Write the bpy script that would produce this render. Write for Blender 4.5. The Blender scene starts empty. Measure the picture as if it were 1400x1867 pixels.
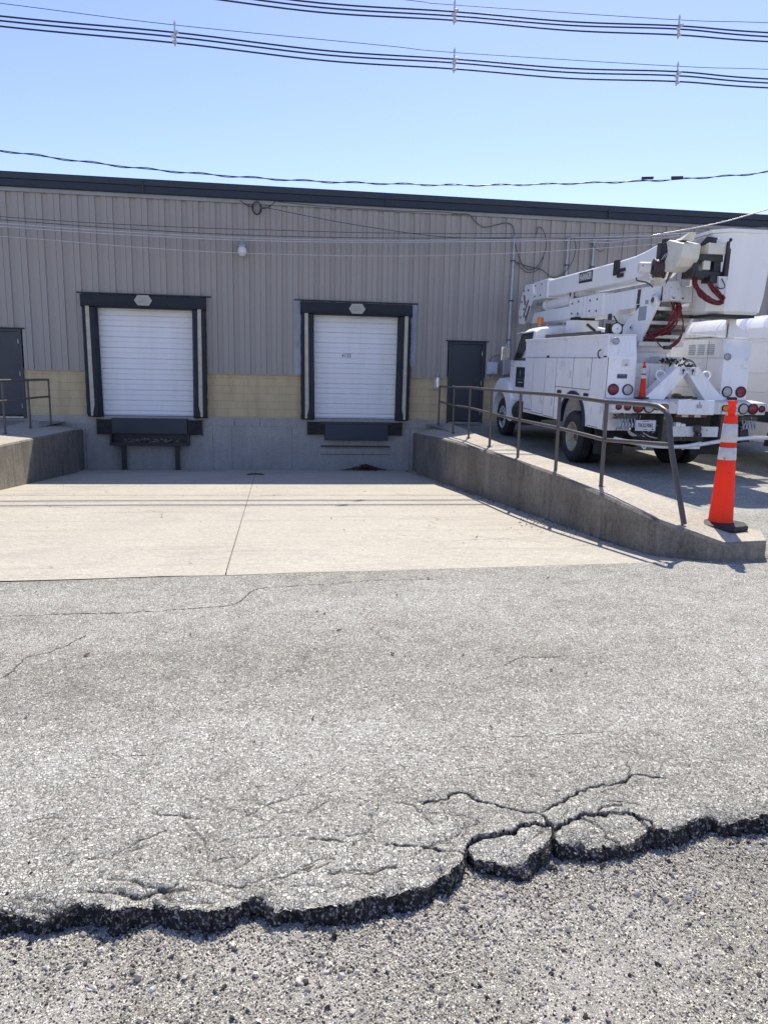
import bpy, bmesh, math, random
import numpy as np
from mathutils import Vector, Matrix, Euler
random.seed(7); np.random.seed(7)
PI = math.pi
S = bpy.context.scene
COL = S.collection

# ------------------------------------------------------------------ helpers
class MB:
    """collects shapes and links them as ONE mesh object"""
    def __init__(s): s.v = []; s.f = []
    def add(s, vs, fs):
        b = len(s.v); s.v += [tuple(v) for v in vs]; s.f += [tuple(b + i for i in f) for f in fs]; return s
    def box(s, x0, x1, y0, y1, z0, z1):
        return s.hexa([(x0,y0,z0),(x1,y0,z0),(x1,y1,z0),(x0,y1,z0),(x0,y0,z1),(x1,y0,z1),(x1,y1,z1),(x0,y1,z1)])
    def hexa(s, c):
        return s.add(c, [(0,3,2,1),(4,5,6,7),(0,1,5,4),(1,2,6,5),(2,3,7,6),(3,0,4,7)])
    def bar(s, p0, p1, w, h, up=(0,0,1)):
        p0 = Vector(p0); p1 = Vector(p1); d = (p1-p0).normalized(); u = Vector(up)
        r = d.cross(u)
        if r.length < 1e-4: r = d.cross(Vector((1,0,0)))
        r.normalize(); u = r.cross(d)
        c = []
        for p in (p0, p1):
            c += [p-r*w/2-u*h/2, p+r*w/2-u*h/2, p+r*w/2+u*h/2, p-r*w/2+u*h/2]
        return s.add(c, [(0,1,2,3),(7,6,5,4),(0,4,5,1),(1,5,6,2),(2,6,7,3),(3,7,4,0)])
    def cyl(s, p0, p1, r0, r1=None, n=16, cap=True):
        r1 = r0 if r1 is None else r1
        p0 = Vector(p0); p1 = Vector(p1); d = (p1-p0).normalized()
        a = d.cross(Vector((0,0,1)))
        if a.length < 1e-3: a = d.cross(Vector((1,0,0)))
        a.normalize(); b = d.cross(a)
        vs = []
        for p, r in ((p0,r0),(p1,r1)):
            for i in range(n):
                t = 2*PI*i/n; vs.append(p + a*(r*math.cos(t)) + b*(r*math.sin(t)))
        fs = [(i, i+n, (i+1)%n+n, (i+1)%n) for i in range(n)]
        if cap: fs += [tuple(range(n)), tuple(range(2*n-1, n-1, -1))]
        return s.add(vs, fs)
    def tube(s, path, r, n=8):
        path = [Vector(p) for p in path]; m = len(path); vs = []
        d = (path[1]-path[0]).normalized(); a = d.cross(Vector((0,0,1)))
        if a.length < 1e-3: a = d.cross(Vector((1,0,0)))
        a.normalize()
        for i, p in enumerate(path):
            d = (path[min(i+1,m-1)] - path[max(i-1,0)]).normalized()
            a = (a - d*a.dot(d)).normalized(); b = d.cross(a)
            rr = r[i] if isinstance(r, (list, tuple)) else r
            for k in range(n):
                t = 2*PI*k/n; vs.append(p + a*(rr*math.cos(t)) + b*(rr*math.sin(t)))
        fs = [(i*n+k, (i+1)*n+k, (i+1)*n+(k+1)%n, i*n+(k+1)%n) for i in range(m-1) for k in range(n)]
        fs += [tuple(range(n)), tuple(range(m*n-1, (m-1)*n-1, -1))]
        return s.add(vs, fs)
    def prism(s, poly, ax, a, b):
        """poly: 2D outline in the two axes other than ax (cyclic x->yz, y->xz, z->xy)"""
        def pt(u, v, w): return (w,u,v) if ax == 0 else ((u,w,v) if ax == 1 else (u,v,w))
        n = len(poly); vs = [pt(u,v,a) for u,v in poly] + [pt(u,v,b) for u,v in poly]
        fs = [(i, (i+1)%n, (i+1)%n+n, i+n) for i in range(n)] + [tuple(range(n-1,-1,-1)), tuple(range(n,2*n))]
        return s.add(vs, fs)
    def lathe(s, prof, c=(0,0,0), ax=2, n=32, cap=True):
        """prof: (radius, height)"""
        vs = []; m = len(prof)
        for r, h in prof:
            for k in range(n):
                t = 2*PI*k/n; x, y = r*math.cos(t), r*math.sin(t)
                p = (x,y,h) if ax == 2 else ((h,x,y) if ax == 0 else (x,h,y))
                vs.append((c[0]+p[0], c[1]+p[1], c[2]+p[2]))
        fs = [(i*n+k, i*n+(k+1)%n, (i+1)*n+(k+1)%n, (i+1)*n+k) for i in range(m-1) for k in range(n)]
        if cap: fs += [tuple(range(n-1,-1,-1)), tuple(range((m-1)*n, m*n))]
        return s.add(vs, fs)
    def loft(s, secs, closed=True, cap=True):
        n = len(secs[0]); vs = [p for q in secs for p in q]; m = len(secs)
        fs = [(i*n+k, i*n+(k+1)%n, (i+1)*n+(k+1)%n, (i+1)*n+k) for i in range(m-1) for k in range(n if closed else n-1)]
        if cap and closed: fs += [tuple(range(n-1,-1,-1)), tuple(range((m-1)*n, m*n))]
        return s.add(vs, fs)
    def build(s, name, mat, parent=None, smooth=False, bevel=0, seg=2, angle=40):
        me = bpy.data.meshes.new(name); me.from_pydata(s.v, [], s.f); me.update()
        bm = bmesh.new(); bm.from_mesh(me); bmesh.ops.recalc_face_normals(bm, faces=bm.faces); bm.to_mesh(me); bm.free()
        o = bpy.data.objects.new(name, me); COL.objects.link(o)
        for m in (mat if isinstance(mat, (list, tuple)) else [mat]): me.materials.append(m)
        if parent: o.parent = parent
        if smooth:
            for p in me.polygons: p.use_smooth = True
            md = o.modifiers.new('es', 'EDGE_SPLIT'); md.split_angle = math.radians(angle)
        if bevel:
            md = o.modifiers.new('bv', 'BEVEL'); md.width = bevel; md.segments = seg; md.limit_method = 'ANGLE'; md.angle_limit = math.radians(35)
        return o

def tag(o, label=None, cat=None, group=None, kind=None):
    if label: o['label'] = label
    if cat: o['category'] = cat
    if group: o['group'] = group
    if kind: o['kind'] = kind
    return o
def empty(name, loc=(0,0,0), label=None, cat=None, group=None, rot=(0,0,0)):
    o = bpy.data.objects.new(name, None); COL.objects.link(o); o.location = loc; o.rotation_euler = rot
    o.empty_display_size = .2
    return tag(o, label, cat, group)
def text_mesh(body, size, mat, M, parent, name, sx=1.0, ext=.0015, bold=.0):
    cu = bpy.data.curves.new(name, 'FONT'); cu.body = body; cu.size = size; cu.extrude = ext; cu.offset = size*bold
    cu.align_x = 'CENTER'; cu.align_y = 'CENTER'
    t = bpy.data.objects.new('tmp', cu); COL.objects.link(t)
    dg = bpy.context.evaluated_depsgraph_get(); me = bpy.data.meshes.new_from_object(t.evaluated_get(dg))
    bpy.data.objects.remove(t); bpy.data.curves.remove(cu)
    me.transform(M @ Matrix.Diagonal((sx,1,1,1))); me.materials.clear(); me.materials.append(mat)
    o = bpy.data.objects.new(name, me); COL.objects.link(o); o.parent = parent
    return o
FRONT = Euler((PI/2,0,0)).to_matrix().to_4x4()              # text facing -Y
SIDE = Euler((PI/2,0,-PI/2)).to_matrix().to_4x4()           # text facing -X
def crom(pts, k=6):
    """Catmull-Rom through pts"""
    P = [Vector(p) for p in pts]; P = [P[0]*2-P[1]] + P + [P[-1]*2-P[-2]]; out = []
    for i in range(1, len(P)-2):
        for j in range(k):
            t = j/k; a,b,c,d = P[i-1],P[i],P[i+1],P[i+2]
            out.append(.5*((2*b)+(c-a)*t+(2*a-5*b+4*c-d)*t*t+(3*b-a-3*c+d)*t**3))
    return out + [P[-2]]

# ------------------------------------------------------------------ materials
class NT:
    def __init__(s, name):
        s.m = bpy.data.materials.new(name); s.m.use_nodes = True; s.t = s.m.node_tree; s.n = s.t.nodes; s.n.clear()
        s.out = s.n.new('ShaderNodeOutputMaterial'); s.b = s.n.new('ShaderNodeBsdfPrincipled')
        s.t.links.new(s.b.outputs[0], s.out.inputs[0]); s.co = s.n.new('ShaderNodeTexCoord').outputs['Object']
    def l(s, a, b): s.t.links.new(a, b)
    def node(s, typ, **k):
        n = s.n.new(typ)
        for a, v in k.items(): setattr(n, a, v)
        return n
    def mapped(s, scale):
        m = s.node('ShaderNodeMapping'); m.inputs['Scale'].default_value = scale; s.l(s.co, m.inputs[0]); return m.outputs[0]
    def noise(s, scale, detail=4, rough=.6, co=None, dist=0):
        n = s.node('ShaderNodeTexNoise'); n.inputs['Scale'].default_value = scale; n.inputs['Detail'].default_value = detail
        n.inputs['Roughness'].default_value = rough; n.inputs['Distortion'].default_value = dist
        s.l(co or s.co, n.inputs['Vector']); return n.outputs['Fac']
    def voro(s, scale, feature='F1', co=None, rnd=1.0):
        n = s.node('ShaderNodeTexVoronoi', feature=feature); n.inputs['Scale'].default_value = scale; n.inputs['Randomness'].default_value = rnd
        s.l(co or s.co, n.inputs['Vector']); return n
    def ramp(s, fac, stops, interp='LINEAR'):
        r = s.node('ShaderNodeValToRGB'); e = r.color_ramp.elements; r.color_ramp.interpolation = interp
        while len(e) < len(stops): e.new(.5)
        for q, (p, c) in zip(e, stops): q.position = p; q.color = (c,c,c,1) if not isinstance(c, (tuple,list)) else (*c,1)
        s.l(fac, r.inputs[0]); return r.outputs[0]
    def mix(s, fac, a, b, mode='MIX'):
        n = s.node('ShaderNodeMix', data_type='RGBA', blend_type=mode)
        for k_, v in ((0, fac), (6, a), (7, b)):
            sock = n.inputs[k_]
            if isinstance(v, (int,float)): sock.default_value = v if k_ == 0 else (v,v,v,1)
            elif isinstance(v, (tuple,list)): sock.default_value = (*v,1)
            else: s.l(v, sock)
        return n.outputs[2]
    def math(s, op, a, b=0.0):
        n = s.node('ShaderNodeMath', operation=op)
        for sock, v in zip(n.inputs, (a,b)):
            if isinstance(v, (int,float)): sock.default_value = v
            else: s.l(v, sock)
        return n.outputs[0]
    def bump(s, h, strength=.3, dist=.01, prev=None):
        n = s.node('ShaderNodeBump'); n.inputs['Strength'].default_value = strength; n.inputs['Distance'].default_value = dist
        s.l(h, n.inputs['Height'])
        if prev: s.l(prev, n.inputs['Normal'])
        return n.outputs[0]
    def fin(s, col, rough=.6, normal=None, metal=0, spec=.5, coat=0):
        b = s.b
        if isinstance(col, (tuple,list)): b.inputs['Base Color'].default_value = (*col,1)
        else: s.l(col, b.inputs['Base Color'])
        if isinstance(rough, (int,float)): b.inputs['Roughness'].default_value = rough
        else: s.l(rough, b.inputs['Roughness'])
        b.inputs['Metallic'].default_value = metal; b.inputs['Specular IOR Level'].default_value = spec
        if coat: b.inputs['Coat Weight'].default_value = coat; b.inputs['Coat Roughness'].default_value = .1
        if normal: s.l(normal, b.inputs['Normal'])
        return s.m

def worn(name, col, rough=.5, dirt=(.25,.22,.18), amount=.25, scale=3, streak=False, metal=0, bump=.06, spec=.5, fine=40, chips=0, chipcol=(.09,.05,.03)):
    t = NT(name)
    co = t.mapped((scale, scale, scale*.15)) if streak else t.mapped((scale,)*3)
    a = t.ramp(t.noise(1, 6, .65, co), [(.42,0),(.72,1)])
    f = t.noise(fine, 3)
    fac = t.math('MULTIPLY', a, amount)
    c = t.mix(fac, col, dirt)
    c = t.mix(.12, c, t.mix(f, 0.0, 1.0), 'OVERLAY')
    if chips:
        c = t.mix(t.ramp(t.noise(17, 5, .7), [(.66-chips*.1,0),(.68-chips*.1,1)]), c, chipcol)
    r = t.math('ADD', rough-.05, t.math('MULTIPLY', a, .2))
    return t.fin(c, r, t.bump(f, bump, .004), metal, spec)

M = {}
def truck_paint():
    t = NT('white_truck_paint')
    c = t.mix(t.math('MULTIPLY', t.ramp(t.noise(1, 6, .65, t.mapped((3.5,3.5,.5))), [(.45,0),(.75,1)]), .28), (.90,.90,.90), (.52,.49,.44))
    ru = t.math('MULTIPLY', t.ramp(t.noise(1, 6, .75, t.mapped((13,13,1.6))), [(.60,0),(.72,1)]), t.ramp(t.noise(1.7, 3), [(.5,0),(.62,1)]))
    c = t.mix(t.math('MULTIPLY', ru, .75), c, (.30,.19,.12))
    c = t.mix(t.ramp(t.noise(14, 6, .75), [(.665,0),(.69,1)]), c, (.20,.14,.10))
    c = t.mix(t.math('MULTIPLY', t.ramp(t.noise(5, 6, .7), [(.58,0),(.72,1)]), .38), c, (.25,.24,.23))
    f = t.noise(45, 3)
    return t.fin(c, .38, t.bump(f, .05, .004, t.bump(t.noise(2.5, 2), .10, .03)), spec=.5)
M['paint'] = truck_paint()
M['paint2'] = worn('dull_white_paint', (.74,.74,.72), .5, (.30,.27,.22), .5, 4, True, chips=.35, chipcol=(.16,.10,.07))
M['fiberglass'] = worn('white_fibreglass', (.90,.90,.88), .45, (.55,.53,.47), .2, 2, True)
M['cream'] = worn('cream_plastic', (.72,.70,.60), .5, (.4,.36,.28), .35, 6)
M['van'] = worn('white_van_paint', (.90,.90,.90), .22, (.6,.6,.58), .2, 1.5, True, spec=.6)
M['vandark'] = worn('dark_blue_trim', (.012,.02,.045), .4, (.05,.05,.05), .2)
M['black'] = worn('black_steel', (.018,.018,.02), .5, (.10,.09,.08), .4, 6)
M['grease'] = worn('greasy_steel', (.05,.047,.045), .55, (.16,.13,.10), .6, 12, chips=.25, chipcol=(.35,.33,.3))
M['rubber'] = worn('black_rubber', (.016,.016,.017), .75, (.10,.095,.085), .45, 8, bump=.2)
M['tyre'] = worn('dusty_tyre', (.02,.02,.021), .8, (.12,.11,.10), .4, 5, bump=.25)
M['rim'] = worn('rusty_cream_rim', (.52,.48,.38), .5, (.22,.13,.07), .75, 9, chips=.3, chipcol=(.2,.1,.05))
M['rimw'] = worn('white_rim', (.72,.72,.70), .45, (.3,.27,.22), .4, 9)
M['steel'] = worn('grey_steel', (.36,.37,.38), .38, (.16,.14,.12), .4, 8, metal=.7)
M['chrome'] = worn('chrome', (.7,.7,.7), .15, (.3,.3,.3), .2, metal=1)
M['galv'] = worn('galvanised_pipe', (.40,.43,.46), .42, (.25,.25,.26), .4, 6, metal=.35)
M['hose'] = worn('red_hose', (.16,.012,.02), .45, (.06,.02,.02), .4, 20)
M['rope'] = worn('maroon_winch_rope', (.06,.03,.04), .6, (.10,.08,.08), .5, 30)
M['hosek'] = worn('black_hose', (.02,.02,.022), .5, (.08,.07,.06), .4, 20)
M['hosew'] = worn('pale_hose', (.5,.5,.48), .5, (.2,.2,.18), .5, 20)
M['glass'] = worn('dark_glass', (.012,.018,.02), .06, (.02,.02,.02), .1, spec=.8, bump=0)
M['red'] = worn('red_lens', (.24,.008,.025), .25, (.12,.01,.02), .4, 20, spec=.6)
M['clear'] = worn('clear_lens', (.45,.45,.42), .25, (.3,.3,.28), .4, 30, spec=.7)
M['amber'] = worn('amber_lens', (.75,.20,.02), .25, (.5,.12,.01), .3, 20, spec=.6)
M['amberd'] = worn('faded_amber_lens', (.38,.12,.035), .4, (.2,.1,.05), .5, 20)
M['signk'] = worn('dark_sign', (.012,.02,.032), .35, (.03,.04,.05), .2)
M['blue'] = worn('blue_sticker', (.012,.03,.14), .4, (.05,.08,.2), .3)
M['ink'] = worn('black_ink', (.015,.015,.018), .6, (.03,.03,.03), .2)
M['white'] = worn('white_lettering', (.75,.75,.75), .5, (.6,.6,.6), .2)
M['greylet'] = worn('grey_lettering', (.15,.16,.17), .5, (.1,.1,.1), .2)
M['plate'] = worn('plate_white', (.62,.63,.64), .4, (.45,.45,.45), .3)
M['grille'] = worn('grey_label', (.30,.33,.36), .5, (.45,.45,.45), .5, 60)
M['orange'] = worn('orange_cone_plastic', (.86,.085,.035), .45, (.40,.10,.06), .6, 6, True, spec=.3, chips=.3, chipcol=(.25,.07,.05))
def translucent(m, col, k):
    t = m.node_tree; b = [n for n in t.nodes if n.type == 'BSDF_PRINCIPLED'][0]; o = [n for n in t.nodes if n.type == 'OUTPUT_MATERIAL'][0]
    tr = t.nodes.new('ShaderNodeBsdfTranslucent'); tr.inputs[0].default_value = (*col,1); mx = t.nodes.new('ShaderNodeMixShader'); mx.inputs[0].default_value = k
    t.links.new(b.outputs[0], mx.inputs[1]); t.links.new(tr.outputs[0], mx.inputs[2]); t.links.new(mx.outputs[0], o.inputs[0])
translucent(M['orange'], (1,.10,.035), .5)
M['collar'] = worn('reflective_collar', (.60,.60,.60), .35, (.36,.35,.34), .5, 12, chips=.12, chipcol=(.15,.12,.12))
M['rail'] = worn('bronze_rail_paint', (.085,.078,.072), .42, (.12,.10,.085), .4, 6, metal=.2, bump=.15, chips=.2, chipcol=(.10,.06,.04))
M['fascia'] = worn('dark_blue_grey_trim', (.013,.022,.036), .5, (.045,.055,.07), .3, 1.5)
M['door'] = worn('dark_steel_door', (.035,.042,.052), .45, (.07,.07,.07), .3, 2)
M['roof'] = worn('metal_roof', (.3,.31,.32), .5, (.2,.2,.2), .4, 1)
M['foam'] = worn('black_dock_foam', (.007,.011,.02), .65, (.028,.032,.042), .35, 4, bump=.2)
M['stripe'] = worn('off_white_stripe', (.52,.47,.37), .6, (.32,.28,.22), .6, 6)
M['placard'] = worn('weathered_placard', (.44,.43,.37), .55, (.33,.31,.24), .6, 14)
M['print'] = worn('faded_print', (.27,.265,.23), .6, (.36,.35,.30), .7, 25)
M['odoor'] = worn('white_overhead_door', (.82,.83,.83), .45, (.55,.52,.45), .35, 1.2, True)
M['flash'] = worn('bent_zinc_flashing', (.30,.34,.38), .5, (.2,.2,.2), .5, 4, metal=.3)
M['wirek'] = worn('black_cable', (.012,.016,.03), .45, (.03,.03,.04), .2)
M['wireal'] = worn('bare_aluminium_wire', (.6,.6,.6), .35, (.4,.4,.4), .2, metal=.5, bump=0)
M['wireg'] = worn('grey_wire', (.05,.055,.065), .4, (.1,.1,.1), .3)
M['spacer'] = worn('grey_insulator', (.50,.52,.55), .4, (.3,.3,.3), .4)
M['globe'] = worn('frosted_globe', (.72,.73,.72), .3, (.5,.5,.5), .3)
M['box'] = worn('pale_grey_box', (.50,.55,.62), .45, (.3,.3,.3), .3)
M['leaf'] = worn('dead_leaves', (.07,.04,.022), .8, (.17,.11,.06), .8, 30)
M['wood'] = worn('splintered_debris', (.22,.19,.15), .8, (.04,.035,.03), .9, 25)

def concrete(name, base, dark, streak=.5, top=.5, cracks=False, rough=.85, sc=1.0, bump=.35, speck=.5):
    t = NT(name)
    big = t.ramp(t.noise(.9*sc, 6, .65), [(.3,0),(.75,1)])
    st = t.math('MULTIPLY', t.ramp(t.noise(1, 7, .75, t.mapped((9,9,.8)), .6), [(.40,0),(.72,1)]), t.ramp(t.noise(2.2, 4, .6), [(.35,.1),(.65,1)]))
    fine = t.noise(55, 4, .75); sp = t.noise(240, 2, .6); midn = t.noise(17, 5, .8)
    c = t.mix(t.math('MULTIPLY', big, top), base, dark)
    if streak:
        c = t.mix(t.math('MULTIPLY', st, streak), c, tuple(x*.42 for x in dark))
        wash = t.ramp(t.noise(1, 6, .7, t.mapped((5,5,1.1))), [(.60,0),(.78,1)])
        c = t.mix(t.math('MULTIPLY', wash, .45), c, tuple(min(1,x*1.25) for x in base))
    c = t.mix(speck, c, t.mix(t.ramp(midn, [(.3,0),(.7,1)]), .25, .75), 'OVERLAY')
    c = t.mix(.4, c, t.mix(t.ramp(fine, [(.3,0),(.7,1)]), .2, .8), 'OVERLAY')
    c = t.mix(.3, c, t.mix(t.ramp(sp, [(.3,0),(.7,1)]), .2, .8), 'OVERLAY')
    pk = t.voro(9, 'F1'); c = t.mix(t.math('MULTIPLY', t.ramp(pk.outputs['Distance'], [(.05,1),(.10,0)]), .55), c, tuple(x*.4 for x in dark))
    if cracks:
        w = t.voro(.32, 'DISTANCE_TO_EDGE', t.mapped((1,1,1)))
        nz = t.node('ShaderNodeVectorMath', operation='ADD'); m = t.node('ShaderNodeTexNoise'); m.inputs['Scale'].default_value = 3
        m.inputs['Detail'].default_value = 6; t.l(t.co, m.inputs['Vector']); t.l(t.co, nz.inputs[0]); t.l(m.outputs['Color'], nz.inputs[1]); t.l(nz.outputs[0], w.inputs['Vector'])
        gate = t.ramp(t.noise(.35, 2), [(.52,0),(.6,1)])
        k = t.math('MULTIPLY', t.ramp(w.outputs['Distance'], [(0,1),(.005,0)]), gate)
        c = t.mix(t.math('MULTIPLY', k, .8), c, (.08,.07,.06))
        sc_ = t.ramp(t.noise(1, 6, .75, t.mapped((.5,4,1))), [(.52,0),(.75,1)])
        c = t.mix(t.math('MULTIPLY', sc_, .55), c, tuple(x*.6 for x in dark))
        s2 = t.ramp(t.noise(.8, 5, .7), [(.55,0),(.72,1)])
        c = t.mix(t.math('MULTIPLY', s2, .5), c, (.36,.33,.29))
    return t.fin(c, rough, t.bump(fine, bump, .006, t.bump(sp, bump*.8, .003)), spec=.25)
M['apron'] = concrete('dock_apron_concrete', (.50,.46,.37), (.40,.362,.29), 0, .6, True, speck=.4)
M['joint'] = worn('joint_dirt', (.09,.08,.068), .9, (.16,.14,.115), .5, 10)
M['ret'] = concrete('stained_shaded_retaining_concrete', (.27,.245,.20), (.10,.09,.072), .9, .9, speck=.65)  # streaks are stains; the dark base also holds the shade of the sides
M['rettop'] = concrete('sunlit_wall_top_concrete', (.49,.44,.35), (.32,.28,.22), 0, .7, speck=.6)  # paler copy for the wall top, sunlight put into its colour
M['found'] = concrete('grey_foundation_concrete', (.41,.395,.36), (.30,.29,.265), .4, .6, speck=.2)
M['pump'] = M['paint2']

def mat_block():
    t = NT('yellow_painted_block')
    b = t.node('ShaderNodeTexBrick'); b.offset = .5
    mp = t.node('ShaderNodeMapping'); mp.inputs['Rotation'].default_value = (PI/2,0,0); t.l(t.co, mp.inputs[0])
    t.l(mp.outputs[0], b.inputs['Vector'])
    b.inputs['Scale'].default_value = 1; b.inputs['Brick Width'].default_value = .406; b.inputs['Row Height'].default_value = .203
    b.inputs['Mortar Size'].default_value = .004; b.inputs['Mortar Smooth'].default_value = .3
    b.inputs['Color1'].default_value = (.60,.48,.285,1); b.inputs['Color2'].default_value = (.57,.455,.27,1); b.inputs['Mortar'].default_value = (.43,.35,.22,1)
    d = t.ramp(t.noise(1, 6, .7, t.mapped((4,4,.8))), [(.45,0),(.75,1)])
    c = t.mix(t.math('MULTIPLY', d, .35), b.outputs[0], (.16,.12,.075))
    f = t.noise(70, 4)
    inv = t.math('SUBTRACT', 1, b.outputs['Fac'])
    return t.fin(c, .75, t.bump(inv, .6, .008, t.bump(f, .3, .004)), spec=.2)
M['block'] = mat_block()

def mat_clad():
    t = NT('grey_ribbed_cladding')
    st = t.ramp(t.noise(1, 5, .65, t.mapped((2.2,2.2,.18))), [(.35,0),(.8,1)])
    c = t.mix(t.math('MULTIPLY', st, .35), (.345,.315,.28), (.285,.265,.24))
    v = t.node('ShaderNodeTexWhiteNoise', noise_dimensions='1D')
    sx = t.node('ShaderNodeSeparateXYZ'); t.l(t.co, sx.inputs[0])
    t.l(t.math('FLOOR', t.math('DIVIDE', sx.outputs[0], .836)), v.inputs['W'])
    c = t.mix(t.math('MULTIPLY', v.outputs['Value'], .3), c, (.40,.37,.33))
    f = t.noise(1, 3, .5, t.mapped((60,60,2)))
    c = t.mix(.10, c, t.mix(f, 0., 1.), 'OVERLAY')
    return t.fin(c, .5, t.bump(t.noise(2.5,2), .12, .03), spec=.35)
M['clad'] = mat_clad()

def mat_asphalt(name, gravel=False, sc=88, edge=False):
    t = NT(name)
    nz = t.node('ShaderNodeTexNoise'); nz.inputs['Scale'].default_value = 35; nz.inputs['Detail'].default_value = 3; t.l(t.co, nz.inputs['Vector'])
    ad = t.node('ShaderNodeVectorMath', operation='MULTIPLY_ADD'); t.l(nz.outputs['Color'], ad.inputs[0]); ad.inputs[1].default_value = (.022,)*3; t.l(t.co, ad.inputs[2])
    co = ad.outputs[0]
    def layer(sc_):
        v = t.voro(sc_, 'F1', co); e = t.voro(sc_, 'DISTANCE_TO_EDGE', co)
        q = t.node('ShaderNodeSeparateColor'); t.l(v.outputs['Color'], q.inputs[0]); return q.outputs, e.outputs['Distance']
    s1, e1 = layer(sc); s2, e2 = layer(sc*2.1)
    if gravel: st = [(0,(.18,.17,.16)),(.2,(.46,.44,.41)),(.7,(.66,.64,.59)),(1,(.86,.84,.78))]
    else: st = [(0,(.24,.233,.225)),(.25,(.48,.468,.45)),(.75,(.63,.615,.59)),(1,(.78,.765,.74))]
    c1 = t.ramp(s1[0], st); c2 = t.ramp(s2[1], st)
    pick = t.ramp(s1[1], [(.50,0),(.54,1)])          # some cells hold one big stone, others fines
    c = t.mix(pick, c2, c1)
    lo = t.ramp(s1[2], [(0,.02),(1,.16)])             # gap width differs from stone to stone
    ed1 = t.ramp(t.math('SUBTRACT', e1, t.math('MULTIPLY', lo, .5)), [(.0,0),(.10,1)]); ed2 = t.ramp(t.math('SUBTRACT', e2, t.math('MULTIPLY', lo, .35)), [(.0,0),(.13,1)])
    h = t.mix(pick, t.math('MULTIPLY', ed2, .55), ed1)
    gap = (.22,.21,.19) if gravel else (.085,.08,.075)
    c = t.mix(t.ramp(h, [(.02,0),(.35,1)]), gap, c)
    big = t.noise(.55, 5, .6); mid = t.noise(6, 5, .7)
    c = t.mix(.40, c, t.mix(t.ramp(big, [(.3,0),(.7,1)]), .32, .68), 'OVERLAY')
    c = t.mix(.45, c, t.mix(t.ramp(mid, [(.3,0),(.7,1)]), .25, .75), 'OVERLAY')
    c = t.mix(1.0, c, (.91,.90,.80), 'MULTIPLY')
    at = t.node('ShaderNodeAttribute', attribute_name='crack_dark'); c = t.mix(at.outputs['Fac'], c, (.035,.032,.028))  # crack lines darkened in colour, the grid being too coarse for their depth
    lane = t.ramp(t.noise(1, 4, .6, t.mapped((.22,.9,1))), [(.35,0),(.65,1)]); c = t.mix(.38, c, t.mix(lane, .30, .70), 'OVERLAY')
    drip = t.voro(1.1, 'F1'); dk_ = t.math('MULTIPLY', t.ramp(t.math('ADD', drip.outputs['Distance'], t.math('MULTIPLY', t.noise(9,4), .12)), [(.10,1),(.20,0)]), t.ramp(t.noise(.5,3), [(.5,0),(.62,1)]))
    c = t.mix(t.math('MULTIPLY', dk_, .35), c, (.07,.066,.06))
    if gravel:                                               # pale dust lies in patches
        du = t.ramp(t.noise(3.5, 6, .7), [(.45,0),(.65,1)]); c = t.mix(t.math('MULTIPLY', du, .55), c, (.60,.565,.50))
    if edge:                                                  # fresh binder on the fracture faces: black, few stones
        g = t.node('ShaderNodeNewGeometry'); sp = t.node('ShaderNodeSeparateXYZ'); t.l(g.outputs['Normal'], sp.inputs[0])
        k = t.ramp(t.math('ADD', sp.outputs[2], t.math('MULTIPLY', t.math('SUBTRACT', t.noise(45,3), .5), .5)), [(.42,1),(.72,0)])
        dk = t.mix(t.ramp(s1[2], [(.8,0),(.9,1)]), (.035,.034,.033), (.20,.19,.18))
        c = t.mix(k, c, dk)
    return t.fin(c, .85, t.bump(h, .62 if not gravel else .8, .005, t.bump(mid, .3, .02)), spec=.15)
M['asphalt'] = mat_asphalt('weathered_asphalt')
M['asphalt_near'] = M['asphalt']
def mat_fracture():
    t = NT('fractured_asphalt')
    nz = t.node('ShaderNodeTexNoise'); nz.inputs['Scale'].default_value = 40; t.l(t.co, nz.inputs['Vector'])
    ad = t.node('ShaderNodeVectorMath', operation='MULTIPLY_ADD'); t.l(nz.outputs['Color'], ad.inputs[0]); ad.inputs[1].default_value = (.02,)*3; t.l(t.co, ad.inputs[2])
    v = t.voro(105, 'F1', ad.outputs[0]); e = t.voro(105, 'DISTANCE_TO_EDGE', ad.outputs[0]); q = t.node('ShaderNodeSeparateColor'); t.l(v.outputs['Color'], q.inputs[0])
    st = t.ramp(q.outputs[0], [(0,.03),(.55,.045),(.62,.14),(.85,.24),(1,.42)])
    c = t.mix(t.ramp(e.outputs['Distance'], [(.03,0),(.15,1)]), (.022,.021,.021), st)
    c = t.mix(1.0, c, (1,.97,.93), 'MULTIPLY')
    return t.fin(c, .8, t.bump(e.outputs['Distance'], .9, .008, t.bump(t.noise(90,4), .6, .005)), spec=.25)
M['fracture'] = mat_fracture()
M['gravelbed'] = mat_asphalt('gravel_bed', True, 130)
def mat_stones():
    t = NT('loose_stones')
    g = t.node('ShaderNodeNewGeometry')
    c = t.ramp(g.outputs['Random Per Island'], [(0,(.04,.04,.042)),(.13,(.10,.095,.09)),(.2,(.32,.305,.28)),(.6,(.50,.48,.44)),(.92,(.64,.615,.57)),(1,(.82,.81,.77))])
    f = t.noise(160, 3)
    c = t.mix(.3, c, t.mix(f, .1, .9), 'OVERLAY'); c = t.mix(1.0, c, (1,.955,.87), 'MULTIPLY')
    return t.fin(c, .9, t.bump(f, .3, .002), spec=.1)
M['stones'] = mat_stones()

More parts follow.
